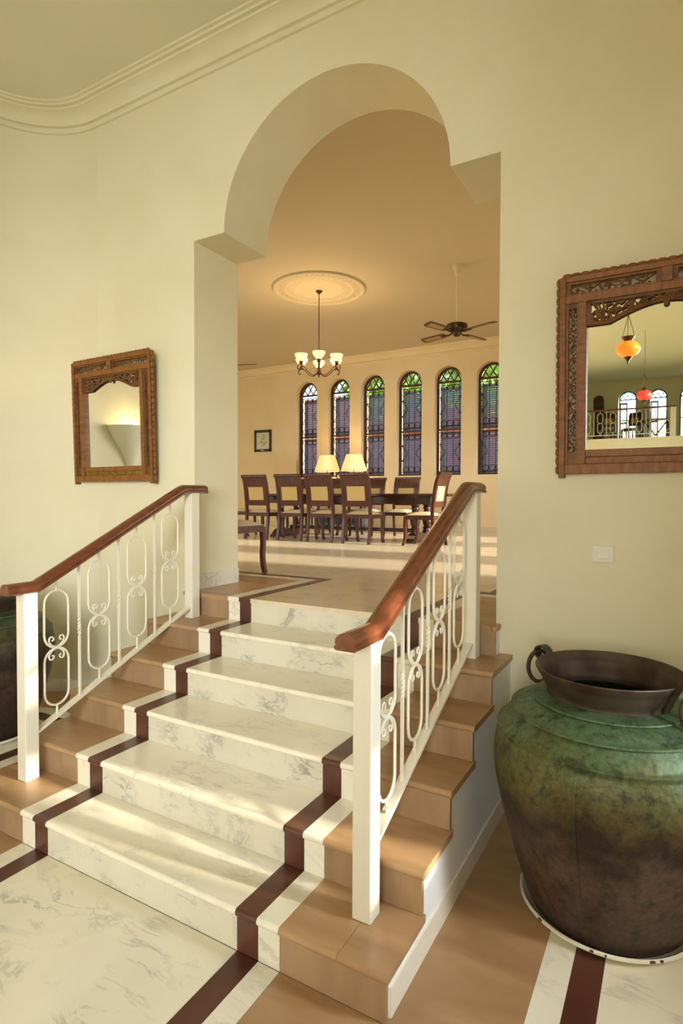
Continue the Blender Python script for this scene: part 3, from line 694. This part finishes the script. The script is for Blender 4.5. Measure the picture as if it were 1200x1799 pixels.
# ------------------------------------------------------------------ dining room windows
def make_window(name, w, z0, z1, grille=True, louvre=True, low=True):
    """local: x 0..w, z absolute from z0, front face y=0 going +y"""
    t = bpy.data.objects.new(name, None); COL.objects.link(t); t['kind'] = 'structure'
    r = w/2; zs = z1-z0-r; fwid = .045
    def outline(ins):
        return [(ins, ins*.0+.0 if False else ins)] + [(w/2-(r-ins)*math.cos(math.pi*i/22), zs+(r-ins)*math.sin(math.pi*i/22)) for i in range(23)] + [(w-ins, ins)]
    A, B = outline(0), outline(fwid); n = len(A); b = MB()
    vs = [(p[0], y, p[1]) for y in (0, .06) for q in (A, B) for p in q]
    fs = []
    for i in range(n):
        j = (i+1) % n
        fs += [(i, j, n+j, n+i), (2*n+i, 2*n+j, 3*n+j, 3*n+i), (n+i, n+j, 3*n+j, 3*n+i), (i, j, 2*n+j, 2*n+i)]
    b.add(vs, fs); b.build('frame', WINW, t)
    zm = (zs)*.49
    MB().box(fwid-.01, w-fwid+.01, .004, .056, zs-.030, zs+.008).build('transom', WINW, t)
    MB().box(fwid-.01, w-fwid+.01, .004, .056, zm-.018, zm+.018).build('mid_rail', WINW, t)
    # diamond lattice in the lunette
    b = MB(); ri = r-fwid+.01; cx_ = w/2
    for sl in (1, -1):
        for off in (-1.5, -.5, .5, 1.5) if True else ():
            d = Vector((math.cos(R(58)), sl*math.sin(R(58)))); p0 = Vector((off*ri*.62, 0))
            # clip segment to half disc
            bb = p0.dot(d); cc = p0.length_squared-ri*ri; D = bb*bb-cc
            if D <= 0: continue
            ts = sorted((-bb-math.sqrt(D), -bb+math.sqrt(D))); q0, q1 = p0+d*ts[0], p0+d*ts[1]
            if q0.y > q1.y: q0, q1 = q1, q0
            if q1.y <= 0: continue
            if q0.y < 0: q0 = q0+(q1-q0)*(-q0.y/(q1.y-q0.y))
            b.tube([(cx_+q0.x, .03, zs+q0.y), (cx_+q1.x, .03, zs+q1.y)], .0155, 4, smooth=False)
    b.build('lattice', WINW, t)
    pn = [(cx_-ri*math.cos(math.pi*i/18), zs+ri*math.sin(math.pi*i/18)) for i in range(19)]
    MB().prism(pn, 'y', .029, .033).build('pane', PANE, t)
    if grille:
        for (a, c) in ((.03, zm-.02), (zm+.02, zs-.035)):
            b = MB(); g0, g1 = a+.055, c-.045; X0, X1 = fwid, w-fwid
            for z in (g0, g1, ): b.tube([(X0, .012, z), (X1, .012, z)], .0075, 5)
            xs = [X0+.03, X0+.10, X0+.19, X1-.19, X1-.10, X1-.03]
            xs = [X0+(X1-X0)*q for q in (.08, .36, .64, .92)]
            for x in xs: b.tube([(x, .012, a), (x, .012, c)], .0075, 5)
            rc = (X1-X0)*.125
            for x in [X0+(X1-X0)*q for q in (.22, .5, .78)]:
                for z in (g1-rc, g0+rc):
                    b.tube([(x+rc*math.cos(q), .012, z+rc*math.sin(q)) for q in [2*math.pi*i/14 for i in range(14)]], .0075, 5, closed=True)
            zc = (g0+g1)/2; hh = (g1-g0)*.22
            for sd in (-1, 1):
                xx = w/2+sd*(X1-X0)*.30
                p = bez([(xx+sd*.03, zc+hh*.75), (xx+sd*.055, zc+hh), (xx+sd*.07, zc+hh*.8), (xx-sd*.045, zc), (xx+sd*.07, zc-hh*.8), (xx+sd*.055, zc-hh), (xx+sd*.03, zc-hh*.75)], 5)
                b.tube([(q, .012, z) for q, z in p], .0075, 5)
            b.build('iron_grille', IRON, t)
    if louvre:
        for i, (a, c) in enumerate(((.045, zm-.06), (zm+.035, zs-.11))):
            sh = bpy.data.objects.new('shutter', None); COL.objects.link(sh); sh.parent = t
            X0, X1 = .058, w-.045; y0, y1 = .135, .160
            MB().box(X0, X0+.085, y0, y1, a, c).box(X1-.05, X1, y0, y1, a, c).box(X0, X1, y0, y1, a, a+.05).box(X0, X1, y0, y1, c-.05, c).build('shutter_frame', SHUT, sh)
            b = MB(); k = 17
            for j in range(k):
                z = a+.06+(c-a-.12)*(j+.5)/k
                b.prism([(y0-.010, z-.017), (y0-.006, z-.024), (y1+.010, z+.010), (y1+.006, z+.017)], 'x', X0+.08, X1-.045)
            b.build('louvre_slats', SHUT, sh)
    return t
first = make_window('window_1', WW, WZ0, WZT)
desc = ['first from the framed print, partly behind the chandelier', 'second from the framed print, behind the table lamps', 'third from the framed print', 'fourth from the framed print', 'fifth, below the ceiling fan', 'last, cut off by the arch jamb']
for i, x in enumerate(WX):
    o = first if i == 0 else copy_tree(first)
    o.name = 'window_%d' % (i+1); o.location = (x, YF+.15, WZ0)
    tag(o, 'tall arched window with iron grille and shutters, ' + desc[i])
# gallery windows at the far end of the hall
gfirst = make_window('window_7', .62, GAL+.05, 4.55, grille=False, louvre=False)
for i, (a, b_) in enumerate(((-3.02, -2.40), (-.36, .28), (.68, 1.30), (1.70, 2.32))):
    o = gfirst if i == 0 else copy_tree(gfirst); o.name = 'window_%d' % (7+i); o.rotation_euler = (0, 0, math.pi)
    o.location = (b_, HEND-.12, GAL+.05)
    tag(o, 'bright arched gallery window seen in the right mirror')
mb = MB()
for x in (-.30, .74):
    sh = MB(); X0, X1 = x, x+.27
    sh.box(X0, X0+.04, HEND+.02, HEND+.05, GAL+.1, 4.1).box(X1-.04, X1, HEND+.02, HEND+.05, GAL+.1, 4.1).box(X0, X1, HEND+.02, HEND+.05, GAL+.1, GAL+.16).box(X0, X1, HEND+.02, HEND+.05, 4.04, 4.1).box(X0, X1, HEND+.02, HEND+.05, 3.3, 3.36)
    for j in range(34):
        z = GAL+.18+j*.041
        sh.box(X0+.03, X1-.03, HEND+.025, HEND+.045, z, z+.022)
    tag(sh.build('louvred_shutter', SHUT), 'grey louvred shutter leaf at the gallery window %s in the mirror' % ('beside the dark door' if x < 0 else 'behind the red lantern'), 'shutter', 'gallery shutters')
# tall windows in the hall side walls
hf = make_window('window_11', 1.70, 1.10, 4.25, grille=False, louvre=False)
for i, (x, yc, a) in enumerate(((HR+.12, -4.6, -90), (HR+.12, -7.7, -90), (HR+.12, -10.8, -90), (HR+.12, -14.0, -90))):
    o = hf if i == 0 else copy_tree(hf); o.name = 'window_%d' % (11+i); o.rotation_euler = (0, 0, R(a)); o.location = (x, yc+(.85 if a < 0 else -.85), 1.10)
    tag(o, ['tall arched garden window behind the camera in the right hall wall', 'second tall arched window in the right hall wall', 'third tall arched window in the right hall wall', 'last tall arched window in the right hall wall'][i])
wf = bpy.data.objects.new('window_16', None); COL.objects.link(wf); struct(wf, 'narrow window beside the copper pot')
MB().box(HR+.08, HR+.12, .30, .33, .70, 2.20).box(HR+.08, HR+.12, .61, .64, .70, 2.20).box(HR+.08, HR+.12, .30, .64, .70, .73).box(HR+.08, HR+.12, .30, .64, 2.17, 2.20).box(HR+.08, HR+.12, .30, .64, 1.26, 1.62).box(HR+.08, HR+.12, .425, .475, .70, 2.20).build('frame', WINW, wf)

# ------------------------------------------------------------------ dining chairs
def make_chair(name):
    t = bpy.data.objects.new(name, None); COL.objects.link(t)
    back = bez([(-.262, 0), (-.232, .22), (-.215, .45), (-.235, .70), (-.275, .93), (-.318, 1.045)], 6)
    def seg(z0, z1): return [p for p in back if z0-.001 <= p[1] <= z1+.001]
    def yat(z):
        for a, b in zip(back[:-1], back[1:]):
            if a[1] <= z <= b[1]: return a[0]+(b[0]-a[0])*(z-a[1])/(b[1]-a[1])
        return back[-1][0]
    def strip(z0, z1, n=6): return [(yat(z0+(z1-z0)*i/n), z0+(z1-z0)*i/n) for i in range(n+1)]
    for s in (-1, 1):
        x0, x1 = sorted((s*.205, s*.245))
        MB().prism(ribbon(back, lambda q: .019+.004*math.sin(math.pi*q)), 'x', x0, x1).build('back_leg', MAHOG, t)
        fl_ = bez([(.200, .43), (.212, .30), (.205, .16), (.222, .05), (.245, 0)], 5)
        x0, x1 = sorted((s*.200, s*.240))
        MB().prism(ribbon(fl_, lambda q: .022-.007*q), 'x', x0, x1).build('front_leg', MAHOG, t)
    o = MB().prism(ribbon(strip(.875, 1.045), .017), 'x', -.206, .206)
    o.build('top_rail', MAHOG, t)
    y = yat(1.045); c = MB(); c.tube([(-.25, y-.008, 1.052), (.25, y-.008, 1.052)], .026, 10); c.build('scroll_rail', MAHOG, t)
    MB().prism(ribbon(strip(.565, .655), .015), 'x', -.206, .206).build('lower_rail', MAHOG, t)
    for s in (-1, 1):
        x0, x1 = sorted((s*.155, s*.206)); MB().prism(ribbon(strip(.65, .88), .014), 'x', x0, x1).build('back_stile', MAHOG, t)
    MB().prism(ribbon(strip(.655, .875), .010), 'x', -.156, .156).build('back_panel', TANF, t)
    MB().box(-.205, .205, .180, .215, .385, .445).box(-.205, .205, -.225, -.195, .385, .445).box(-.242, -.210, -.22, .19, .385, .445).box(.210, .242, -.22, .19, .385, .445).build('seat_frame', MAHOG, t)
    # cushion: domed pad
    b = MB(); nx, ny = 10, 10; vs = []
    for j in range(ny+1):
        for i in range(nx+1):
            u_, v = i/nx*2-1, j/ny*2-1
            z = .446+.052*(1-abs(u_)**4)*(1-abs(v)**4)
            vs.append((u_*(.225+.012*(v+1)/2), .005+v*.205, z))
    fs = [(j*(nx+1)+i, j*(nx+1)+i+1, (j+1)*(nx+1)+i+1, (j+1)*(nx+1)+i) for j in range(ny) for i in range(nx)]
    b.add(vs, fs, True); b.box(-.222, .222, -.198, .208, .42, .4465); b.build('seat_cushion', CREAMF, t)
    return t
CH = make_chair('dining_chair')
GRP = 'mahogany dining chairs'
spots = [(-4.48, 6.36, 0, 'mahogany dining chair, leftmost of the near row with its back to the camera'),
         (-3.80, 6.36, 0, 'mahogany dining chair, second from left in the near row'),
         (-3.21, 6.34, 0, 'mahogany dining chair, third from left in the near row'),
         (-2.55, 6.32, 0, 'mahogany dining chair, rightmost of the near row with its back to the camera'),
         (-2.62, 7.86, 180, 'mahogany dining chair across the table at its right end'),
         (-3.31, 7.88, 180, 'mahogany dining chair across the table, behind the rightmost near chair'),
         (-4.02, 7.88, 180, 'mahogany dining chair across the table, seen between the near chairs'),
         (-4.72, 7.88, 180, 'mahogany dining chair across the table at its left end'),
         (-1.58, 6.395, 90, 'mahogany dining chair seen in profile at the right head of the table'),
         (-5.32, 6.70, -70, 'mahogany dining chair at the left head, cut off by the arch jamb'),
         (-1.885, 2.43, 0, 'single mahogany chair in front, mostly hidden behind the left arch jamb')]
for i, (x, y, a, lb) in enumerate(spots):
    o = CH if i == 0 else copy_tree(CH); o.location = (x, y, ZU); o.rotation_euler = (0, 0, R(a)); tag(o, lb, 'chair', GRP)
# gallery furniture seen in the mirror
for x, y, a, lb in ((-.70, -19.6, 160, 'dark wooden chair on the gallery, leftmost in the mirror'), (.12, -19.6, 30, 'dark wooden chair beside the gallery table in the mirror')):
    o = copy_tree(CH); o.location = (x, y, GAL); o.rotation_euler = (0, 0, R(a)); tag(o, lb, 'chair', 'gallery chairs')

# ------------------------------------------------------------------ dining table
t = thing('dining_table', 'long dark trestle dining table with turned columns', 'table', loc=(-3.22, 7.12, ZU))
hx, hy = 1.92, .46
MB().box(-hx, hx, -hy, hy, .725, .765).build('table_top', MAHOGD, t, .006)
MB().box(-hx+.32, hx-.32, -hy+.10, hy-.10, .60, .725).build('apron', MAHOGD, t, .004)
colp = [(.075, .14), (.075, .165), (.062, .175), (.062, .20), (.072, .21), (.060, .225), (.052, .24), (.068, .27), (.080, .33), (.083, .38), (.070, .45), (.052, .50), (.048, .515), (.066, .525), (.066, .545), (.050, .555), (.068, .575), (.075, .60), (.075, .66)]
for s in (-1, 1):
    x = s*1.30
    MB().prism([(-hy+.04, .725), (-hy+.10, .66), (hy-.10, .66), (hy-.04, .725)], 'x', x-.06, x+.06).build('bearer', MAHOGD, t, .004)
    MB().prism([(-.48, 0), (.48, 0), (.48, .035), (.42, .06), (.38, .11), (.32, .14), (-.32, .14), (-.38, .11), (-.42, .06), (-.48, .035)], 'x', x-.07, x+.07).build('foot', MAHOGD, t, .004)
    for q in (-1, 1): MB().lathe(colp, 16, (x, q*.25, 0)).build('column', MAHOGD, t)
MB().box(-1.24, 1.24, -.05, .05, .14, .20).build('stretcher', MAHOGD, t, .004)

# console with lamps against the window wall
t = thing('console_table', 'dark wooden console under the windows carrying two lamps', 'table', loc=(-5.03, 9.95, ZU))
MB().box(-.78, .78, -.24, .24, .80, .84).build('table_top', MAHOGD, t, .005)
MB().box(-.74, .74, -.20, .20, .68, .80).build('apron', MAHOGD, t, .003)
for sx in (-1, 1):
    for sy in (-1, 1): MB().lathe([(.022, 0), (.03, .03), (.022, .07), (.03, .3), (.036, .55), (.03, .60), (.036, .62), (.036, .70)], 10, (sx*.70, sy*.17, 0)).build('leg', MAHOGD, t)
t = thing('blue_chest', 'low blue painted chest under the console behind the dining table', 'chest', loc=(-4.78, 9.46, ZU))
MB().box(-.52, .52, -.20, .20, .10, .40).build('body', BLUEC, t, .006); MB().box(-.54, .54, -.22, .22, .40, .44).build('lid', BLUEC, t, .006)
for sx in (-1, 1):
    for sy in (-1, 1): MB().box(sx*.46-.03, sx*.46+.03, sy*.15-.03, sy*.15+.03, 0, .10).build('foot', BLUEC, t)
for sx in (-1, 1): MB().box(sx*.26-.22, sx*.26+.22, -.208, -.198, .14, .36).build('panel', CERAM, t, .003)
def table_lamp(x, lb):
    t = thing('table_lamp', lb, 'lamp', 'table lamps on the console', loc=(x, 9.9, ZU+.84))
    MB().lathe([(0, 0), (.09, 0), (.09, .02), (.05, .035), (.085, .10), (.105, .18), (.085, .27), (.035, .33), (.03, .36), (0, .36)], 20).build('base', CERAM, t)
    MB().lathe([(.012, .35), (.012, .60), (0, .60)], 8).build('stem', BRONZE, t)
    MB().lathe([(.297, .470), (.175, .838), (.170, .838), (.290, .472)], 28, closed=True).build('shade', LSHADE, t)
    b = MB(); b.lathe([(.299, .465), (.299, .480), (.292, .480), (.292, .465)], 28, closed=True); b.lathe([(.178, .830), (.178, .842), (.170, .842), (.170, .830)], 28, closed=True); b.build('shade_trim', CREAMF, t)
    L = light('POINT', 'lamp_bulb', (x, 9.9, ZU+.84+.66), 16, (1, .68, .36), shadow_soft_size=.06)
table_lamp(-5.39, 'cream shaded table lamp, the left one on the console'); table_lamp(-4.685, 'cream shaded table lamp, the right one on the console')
t = thing('standing_frame', 'small dark standing frame between the two lamps', 'picture frame', loc=(-5.03, 9.86, ZU+.84))
MB().box(-.09, .09, 0, .02, 0, .42).build('frame', MAHOGD, t, .004); MB().box(-.06, .06, -.004, 0, .04, .38).build('picture', PRINT, t)

# framed print on the window wall
t = thing('framed_print', 'small botanical print in a dark green frame on the far wall', 'picture', loc=(-7.556, YF, 2.86))
MB().box(-.264, -.205, -.03, 0, 0, .545).box(.205, .264, -.03, 0, 0, .545).box(-.264, .264, -.03, 0, 0, .062).box(-.264, .264, -.03, 0, .483, .545).build('frame', GREENF, t, .004)
MB().box(-.21, .21, -.012, -.004, .06, .49).build('paper', PRINT, t)
b = MB(); rg = random.Random(4)
b.tube([(.02, -.014, .12), (.0, -.014, .22), (-.03, -.014, .32), (-.10, -.014, .42)], .004, 5)
for i in range(26):
    a = rg.uniform(0, 6.28); b.ell((rg.gauss(0, .07), -.014, rg.uniform(.14, .44)), (.035, .002, .012), a, 6, 4)
b.build('plant_drawing', PRINTL, t)
MB().box(-.05, .05, -.032, -.03, .02, .04).build('label_plate', CREAMP, t)

# ------------------------------------------------------------------ ceiling medallion, chandelier, fans
MX, MY = -3.245, 6.115
t = bpy.data.objects.new('trim_3', None); COL.objects.link(t); t.location = (MX, MY, ZC); struct(t, 'round plaster ceiling medallion with leaf border above the chandelier')
MB().lathe([(.725, 0), (.725, -.02), (.715, -.032), (.69, -.034), (.675, -.024), (.665, -.018), (.56, -.018), (.545, -.026), (.53, -.018), (.40, -.018), (.385, -.024), (.37, -.018), (.11, -.018), (.10, -.03), (.07, -.035), (0, -.035)], 64).build('medallion_disc', CEIL2, t)
b = MB()
for i in range(48):
    a = 2*math.pi*i/48
    b.ell((.61*math.cos(a), .61*math.sin(a), -.02), (.034, .013, .008), a+(.8 if i % 2 else -.8), 6, 4, axis='z')
for i in range(36):
    a = 2*math.pi*i/36; b.ell((.465*math.cos(a), .465*math.sin(a), -.02), (.024, .010, .006), a+.6, 6, 4, axis='z')
b.build('leaf_border', CEIL2, t)
t = thing('chandelier', 'bronze six-arm chandelier with glowing cream glass bowls', 'chandelier', loc=(MX, MY, 3.57))
MB().lathe([(0, 1.345), (.055, 1.345), (.05, 1.33), (.02, 1.305), (.008, 1.29)], 16).build('canopy', BRONZE, t)
MB().tube([(.003*math.sin(i*2.2), .003*math.cos(i*2.2), .30+1.0*i/60) for i in range(61)], .007, 6).build('chain', BRONZE, t)
MB().lathe([(0, 0), (.008, .005), (.010, .04), (.03, .05), (.036, .09), (.02, .12), (.016, .14), (.02, .30), (.012, .31), (0, .32)], 14).build('stem', BRONZE, t)
for i in range(6):
    a = R(60*i+2); ca, sa = math.cos(a), math.sin(a)
    p = bez([(.02, .08), (.10, .03), (.19, .07), (.26, .14), (.335, .165), (.375, .13), (.36, .085), (.335, .095)], 6)
    arm = MB().tube([(r_*ca, r_*sa, z) for r_, z in p], .0085, 7).build('arm', BRONZE, t)
    MB().lathe([(.012, .16), (.03, .175), (.026, .20), (.034, .215), (.02, .225)], 12, (.315*ca, .315*sa, 0)).build('cup', BRONZE, arm)
    MB().lathe([(.028, .215), (.045, .225), (.062, .25), (.085, .28), (.094, .30), (.098, .325), (.092, .325), (.082, .285), (.055, .245), (.02, .228)], 20, (.315*ca, .315*sa, 0)).build('glass_bowl', SHADE, arm)
light('POINT', 'chandelier_bulbs', (MX, MY, 4.0), 40, (1, .70, .38), shadow_soft_size=.30)

def fan(loc, a0, lb):
    t = thing('ceiling_fan', lb, 'fan', 'cane blade ceiling fans', loc=loc)
    MB().lathe([(0, .93), (.065, .93), (.062, .90), (.045, .86), (.036, .80), (.012, .78)], 16).build('canopy', CREAMP, t)
    MB().tube([(0, 0, .10), (0, 0, .80)], .012, 8).build('down_rod', CREAMP, t)
    MB().lathe([(0, .12), (.10, .118), (.145, .10), (.15, .06), (.14, .03), (.10, .01), (.06, 0), (.05, -.045), (.035, -.06), (0, -.062)], 24).build('motor', BRONZE, t)
    for k in range(4):
        a = R(a0+90*k)
        def Mx(pts): return [(x*math.cos(a)-y*math.sin(a), x*math.sin(a)+y*math.cos(a), z+ y*.20) for x, y, z in pts]
        b = MB(); pl = [(.20, -.04), (.24, -.058), (.60, -.068), (.635, -.045), (.635, .045), (.60, .068), (.24, .058), (.20, .04)]
        n = len(pl); vs = Mx([(x, y, -.006) for x, y in pl]+[(x, y, .004) for x, y in pl])
        b.add(vs, [list(range(n))[::-1], [n+i for i in range(n)]]+[(i, (i+1) % n, n+(i+1) % n, n+i) for i in range(n)])
        bl = b.build('blade', FANW, t)
        b = MB(); pl = [(.29, -.034), (.58, -.042), (.58, .042), (.29, .034)]; vs = Mx([(x, y, -.0085) for x, y in pl]+[(x, y, .0065) for x, y in pl])
        b.add(vs, [(3, 2, 1, 0), (4, 5, 6, 7)]+[(i, (i+1) % 4, 4+(i+1) % 4, 4+i) for i in range(4)]); b.build('cane_panel', PALEF, bl)
        b = MB(); b.tube(Mx([(.08, 0, .0), (.14, 0, -.02), (.19, 0, -.012), (.25, 0, -.008)]), .012, 6); b.build('blade_arm', BRONZE, bl)
    return t
fan((-1.065, 6.28, 4.02), -20, 'brass ceiling fan with four cane-inset blades to the right of the chandelier')
fan((-5.38, 6.28, 4.02), 18, 'ceiling fan of which one blade tip shows beside the left jamb')

# ------------------------------------------------------------------ hall sconce (in the left mirror), lanterns and gallery (in the right mirror)
t = thing('wall_sconce', 'white plaster goblet uplighter on the hall wall, seen in the left mirror', 'lamp', loc=(HL, .62, 1.80))
pr_ = bez([(.02, 0), (.045, .05), (.06, .14), (.10, .26), (.20, .42), (.262, .52), (.275, .57)], 5)
b = MB(); vs = []; k = len(pr_); m2 = 20
for i in range(m2+1):
    a = -math.pi/2+math.pi*i/m2
    for r_, z in pr_: vs.append((r_*.8*math.cos(a), r_*math.sin(a), z))
b.add(vs, [(i*k+j, i*k+j+1, (i+1)*k+j+1, (i+1)*k+j) for i in range(m2) for j in range(k-1)], True)
so = b.build('bowl', SCONCE, t); sm = so.modifiers.new('thick', 'SOLIDIFY'); sm.thickness = .012
MB().ell((.10, 0, .47), (.03, .03, .04), 0, 10, 8).build('bulb', BULB, t)
light('POINT', 'sconce_bulb', (HL+.11, .62, 2.34), 3, (1, .80, .52), shadow_soft_size=.05)
def lantern(loc, mt, lb):
    t = thing('hanging_lantern', lb, 'lantern', 'glass lanterns hanging in the hall', loc=loc)
    MB().ell((0, 0, 0), (.12, .165, .165), R(90), 24, 14).build('glass_globe', mt, t)
    MB().lathe([(0, .11), (.05, .105), (.06, .125), (.095, .18), (.090, .18), (.05, .13), (0, .13)], 20).build('cap', BRONZE, t)
    MB().lathe([(.058, -.095), (.062, -.11), (.045, -.14), (.02, -.165), (.012, -.19), (.014, -.20), (0, -.225)], 18).build('finial', BRONZE, t)
    for i in range(3):
        a = R(120*i+20); MB().tube([(.09*math.cos(a), .09*math.sin(a), .18), (0, 0, .50)], .004, 5).build('chain', BRONZE, t)
    MB().tube([(0, 0, .50), (0, 0, ZC-loc[2])], .004, 5).build('cord', BRONZE, t)
lantern((.994, -4.85, 3.52), LANTO, 'orange glass lantern, the nearer one in the right mirror')
lantern((.946, -10.95, 3.43), LANTR, 'red glass lantern, the smaller one in the right mirror')
struct(MB().box(HL, HR, HEND, -16.0, GAL-.12, GAL).box(HL, HR, -16.2, -16.0, 0, GAL-.12).build('floor_gallery', PLASTER), 'raised gallery platform at the far end of the hall')
struct(MB().prism([(-1.24, GAL)]+archhead(-1.24, -.86, 4.27, 12)+[(-.86, GAL)], 'y', HEND, HEND+.03).build('door_1', WINW), 'dark door on the gallery seen in the mirror')
g = thing('gallery_railing', 'white gallery railing with dark handrail seen in the right mirror', 'railing', loc=(0, -16.1, GAL))
MB().box(HL+.02, 1.60, -.035, .035, .90, .95).build('handrail', RAILW, g, .01)
MB().box(HL+.02, 1.60, -.012, .012, .10, .125).build('bottom_bar', WHITE, g)
MB().box(1.44, 1.60, -.06, .06, 0, .90).build('post', WHITE, g); MB().box(-1.10, -1.02, -.04, .04, 0, .90).build('post', WHITE, g)
ob = MB()
for a_, c_ in ((stadium(0, .51, .83, .16), 0), (stadium(0, .19, .51, .16), 0)):
    ob.tube([(p[0], 0, p[1]) for p in a_], .009, 6, closed=True)
ob.tube([(0, 0, .83), (0, 0, .90)], .009, 6); ob.tube([(0, 0, .12), (0, 0, .19)], .009, 6)
om = ob.mesh('oval_baluster', WHITE); sb = MB().tube([(0, 0, .12), (0, 0, .90)], .009, 6).mesh('plain_baluster', WHITE)
for i in range(-8, 4):
    inst(om, 'oval_baluster', g, (.20+i*.38, 0, 0)); inst(sb, 'plain_baluster', g, (.39+i*.38, 0, 0))
t = thing('gallery_table', 'wooden trestle table on the gallery seen in the mirror', 'table', loc=(.95, -19.2, GAL))
MB().box(-.45, .45, -.3, .3, .70, .75).build('table_top', PALEF, t)
for s in (-1, 1): MB().box(s*.4-.03, s*.4+.03, -.25, .25, 0, .70).build('leg', MAHOG, t)
MB().prism([(-.4, .68), (-.34, .68), (.03, .15), (-.03, .15)], 'y', -.02, .02).prism([(.4, .68), (.34, .68), (-.03, .15), (.03, .15)], 'y', -.02, .02).build('brace', MAHOG, t)

# ------------------------------------------------------------------ garden outside the dining windows
struct(MB().box(-60, 60, -60, 60, -.5, -.3).build('ground', GRASS), 'garden ground outside')
t = thing('neighbour_wall', 'terracotta garden wall outside the dining windows', 'wall', loc=(-6, 15.5, -.3))
MB().box(-14, 14, 0, .3, 0, 5.3).build('wall_body', TERRA, t); MB().box(-14, 14, -.06, .36, 5.3, 5.4).build('coping', TERRA, t)
def tree(loc, h, cr, n, lb, seed):
    rg = random.Random(seed); t = thing('garden_tree', lb, 'tree', 'garden trees outside the windows', loc=loc)
    MB().tube([(0, 0, 0), (.1, 0, h*.4), (-.05, .1, h*.7)], lambda q: .16*(1-.6*q), 8).build('trunk', BARK, t)
    b = MB()
    for i in range(n):
        u_ = Vector((rg.gauss(0, 1), rg.gauss(0, 1), rg.gauss(0, 1))).normalized()*cr*rg.random()**.4; u_.z *= .75
        c = Vector((0, 0, h*.75))+u_; d = Vector((rg.uniform(-1, 1), rg.uniform(-1, 1), rg.uniform(-1, .3))).normalized(); s = d.cross(Vector((rg.random(), rg.random(), rg.random()))).normalized()
        L = rg.uniform(.14, .30); w_ = L*.35
        b.add([c, c+d*L*.5+s*w_, c+d*L, c+d*L*.5-s*w_], [(0, 1, 2, 3)])
    o = b.build('foliage', LEAF, t); o['kind'] = 'stuff'
tree((-5.9, 14.2, -.3), 7.2, 1.35, 1500, 'leafy green tree outside the middle dining windows', 1)
tree((-3.0, 14.0, -.3), 7.2, 1.35, 1500, 'leafy green tree outside the right dining windows', 2)
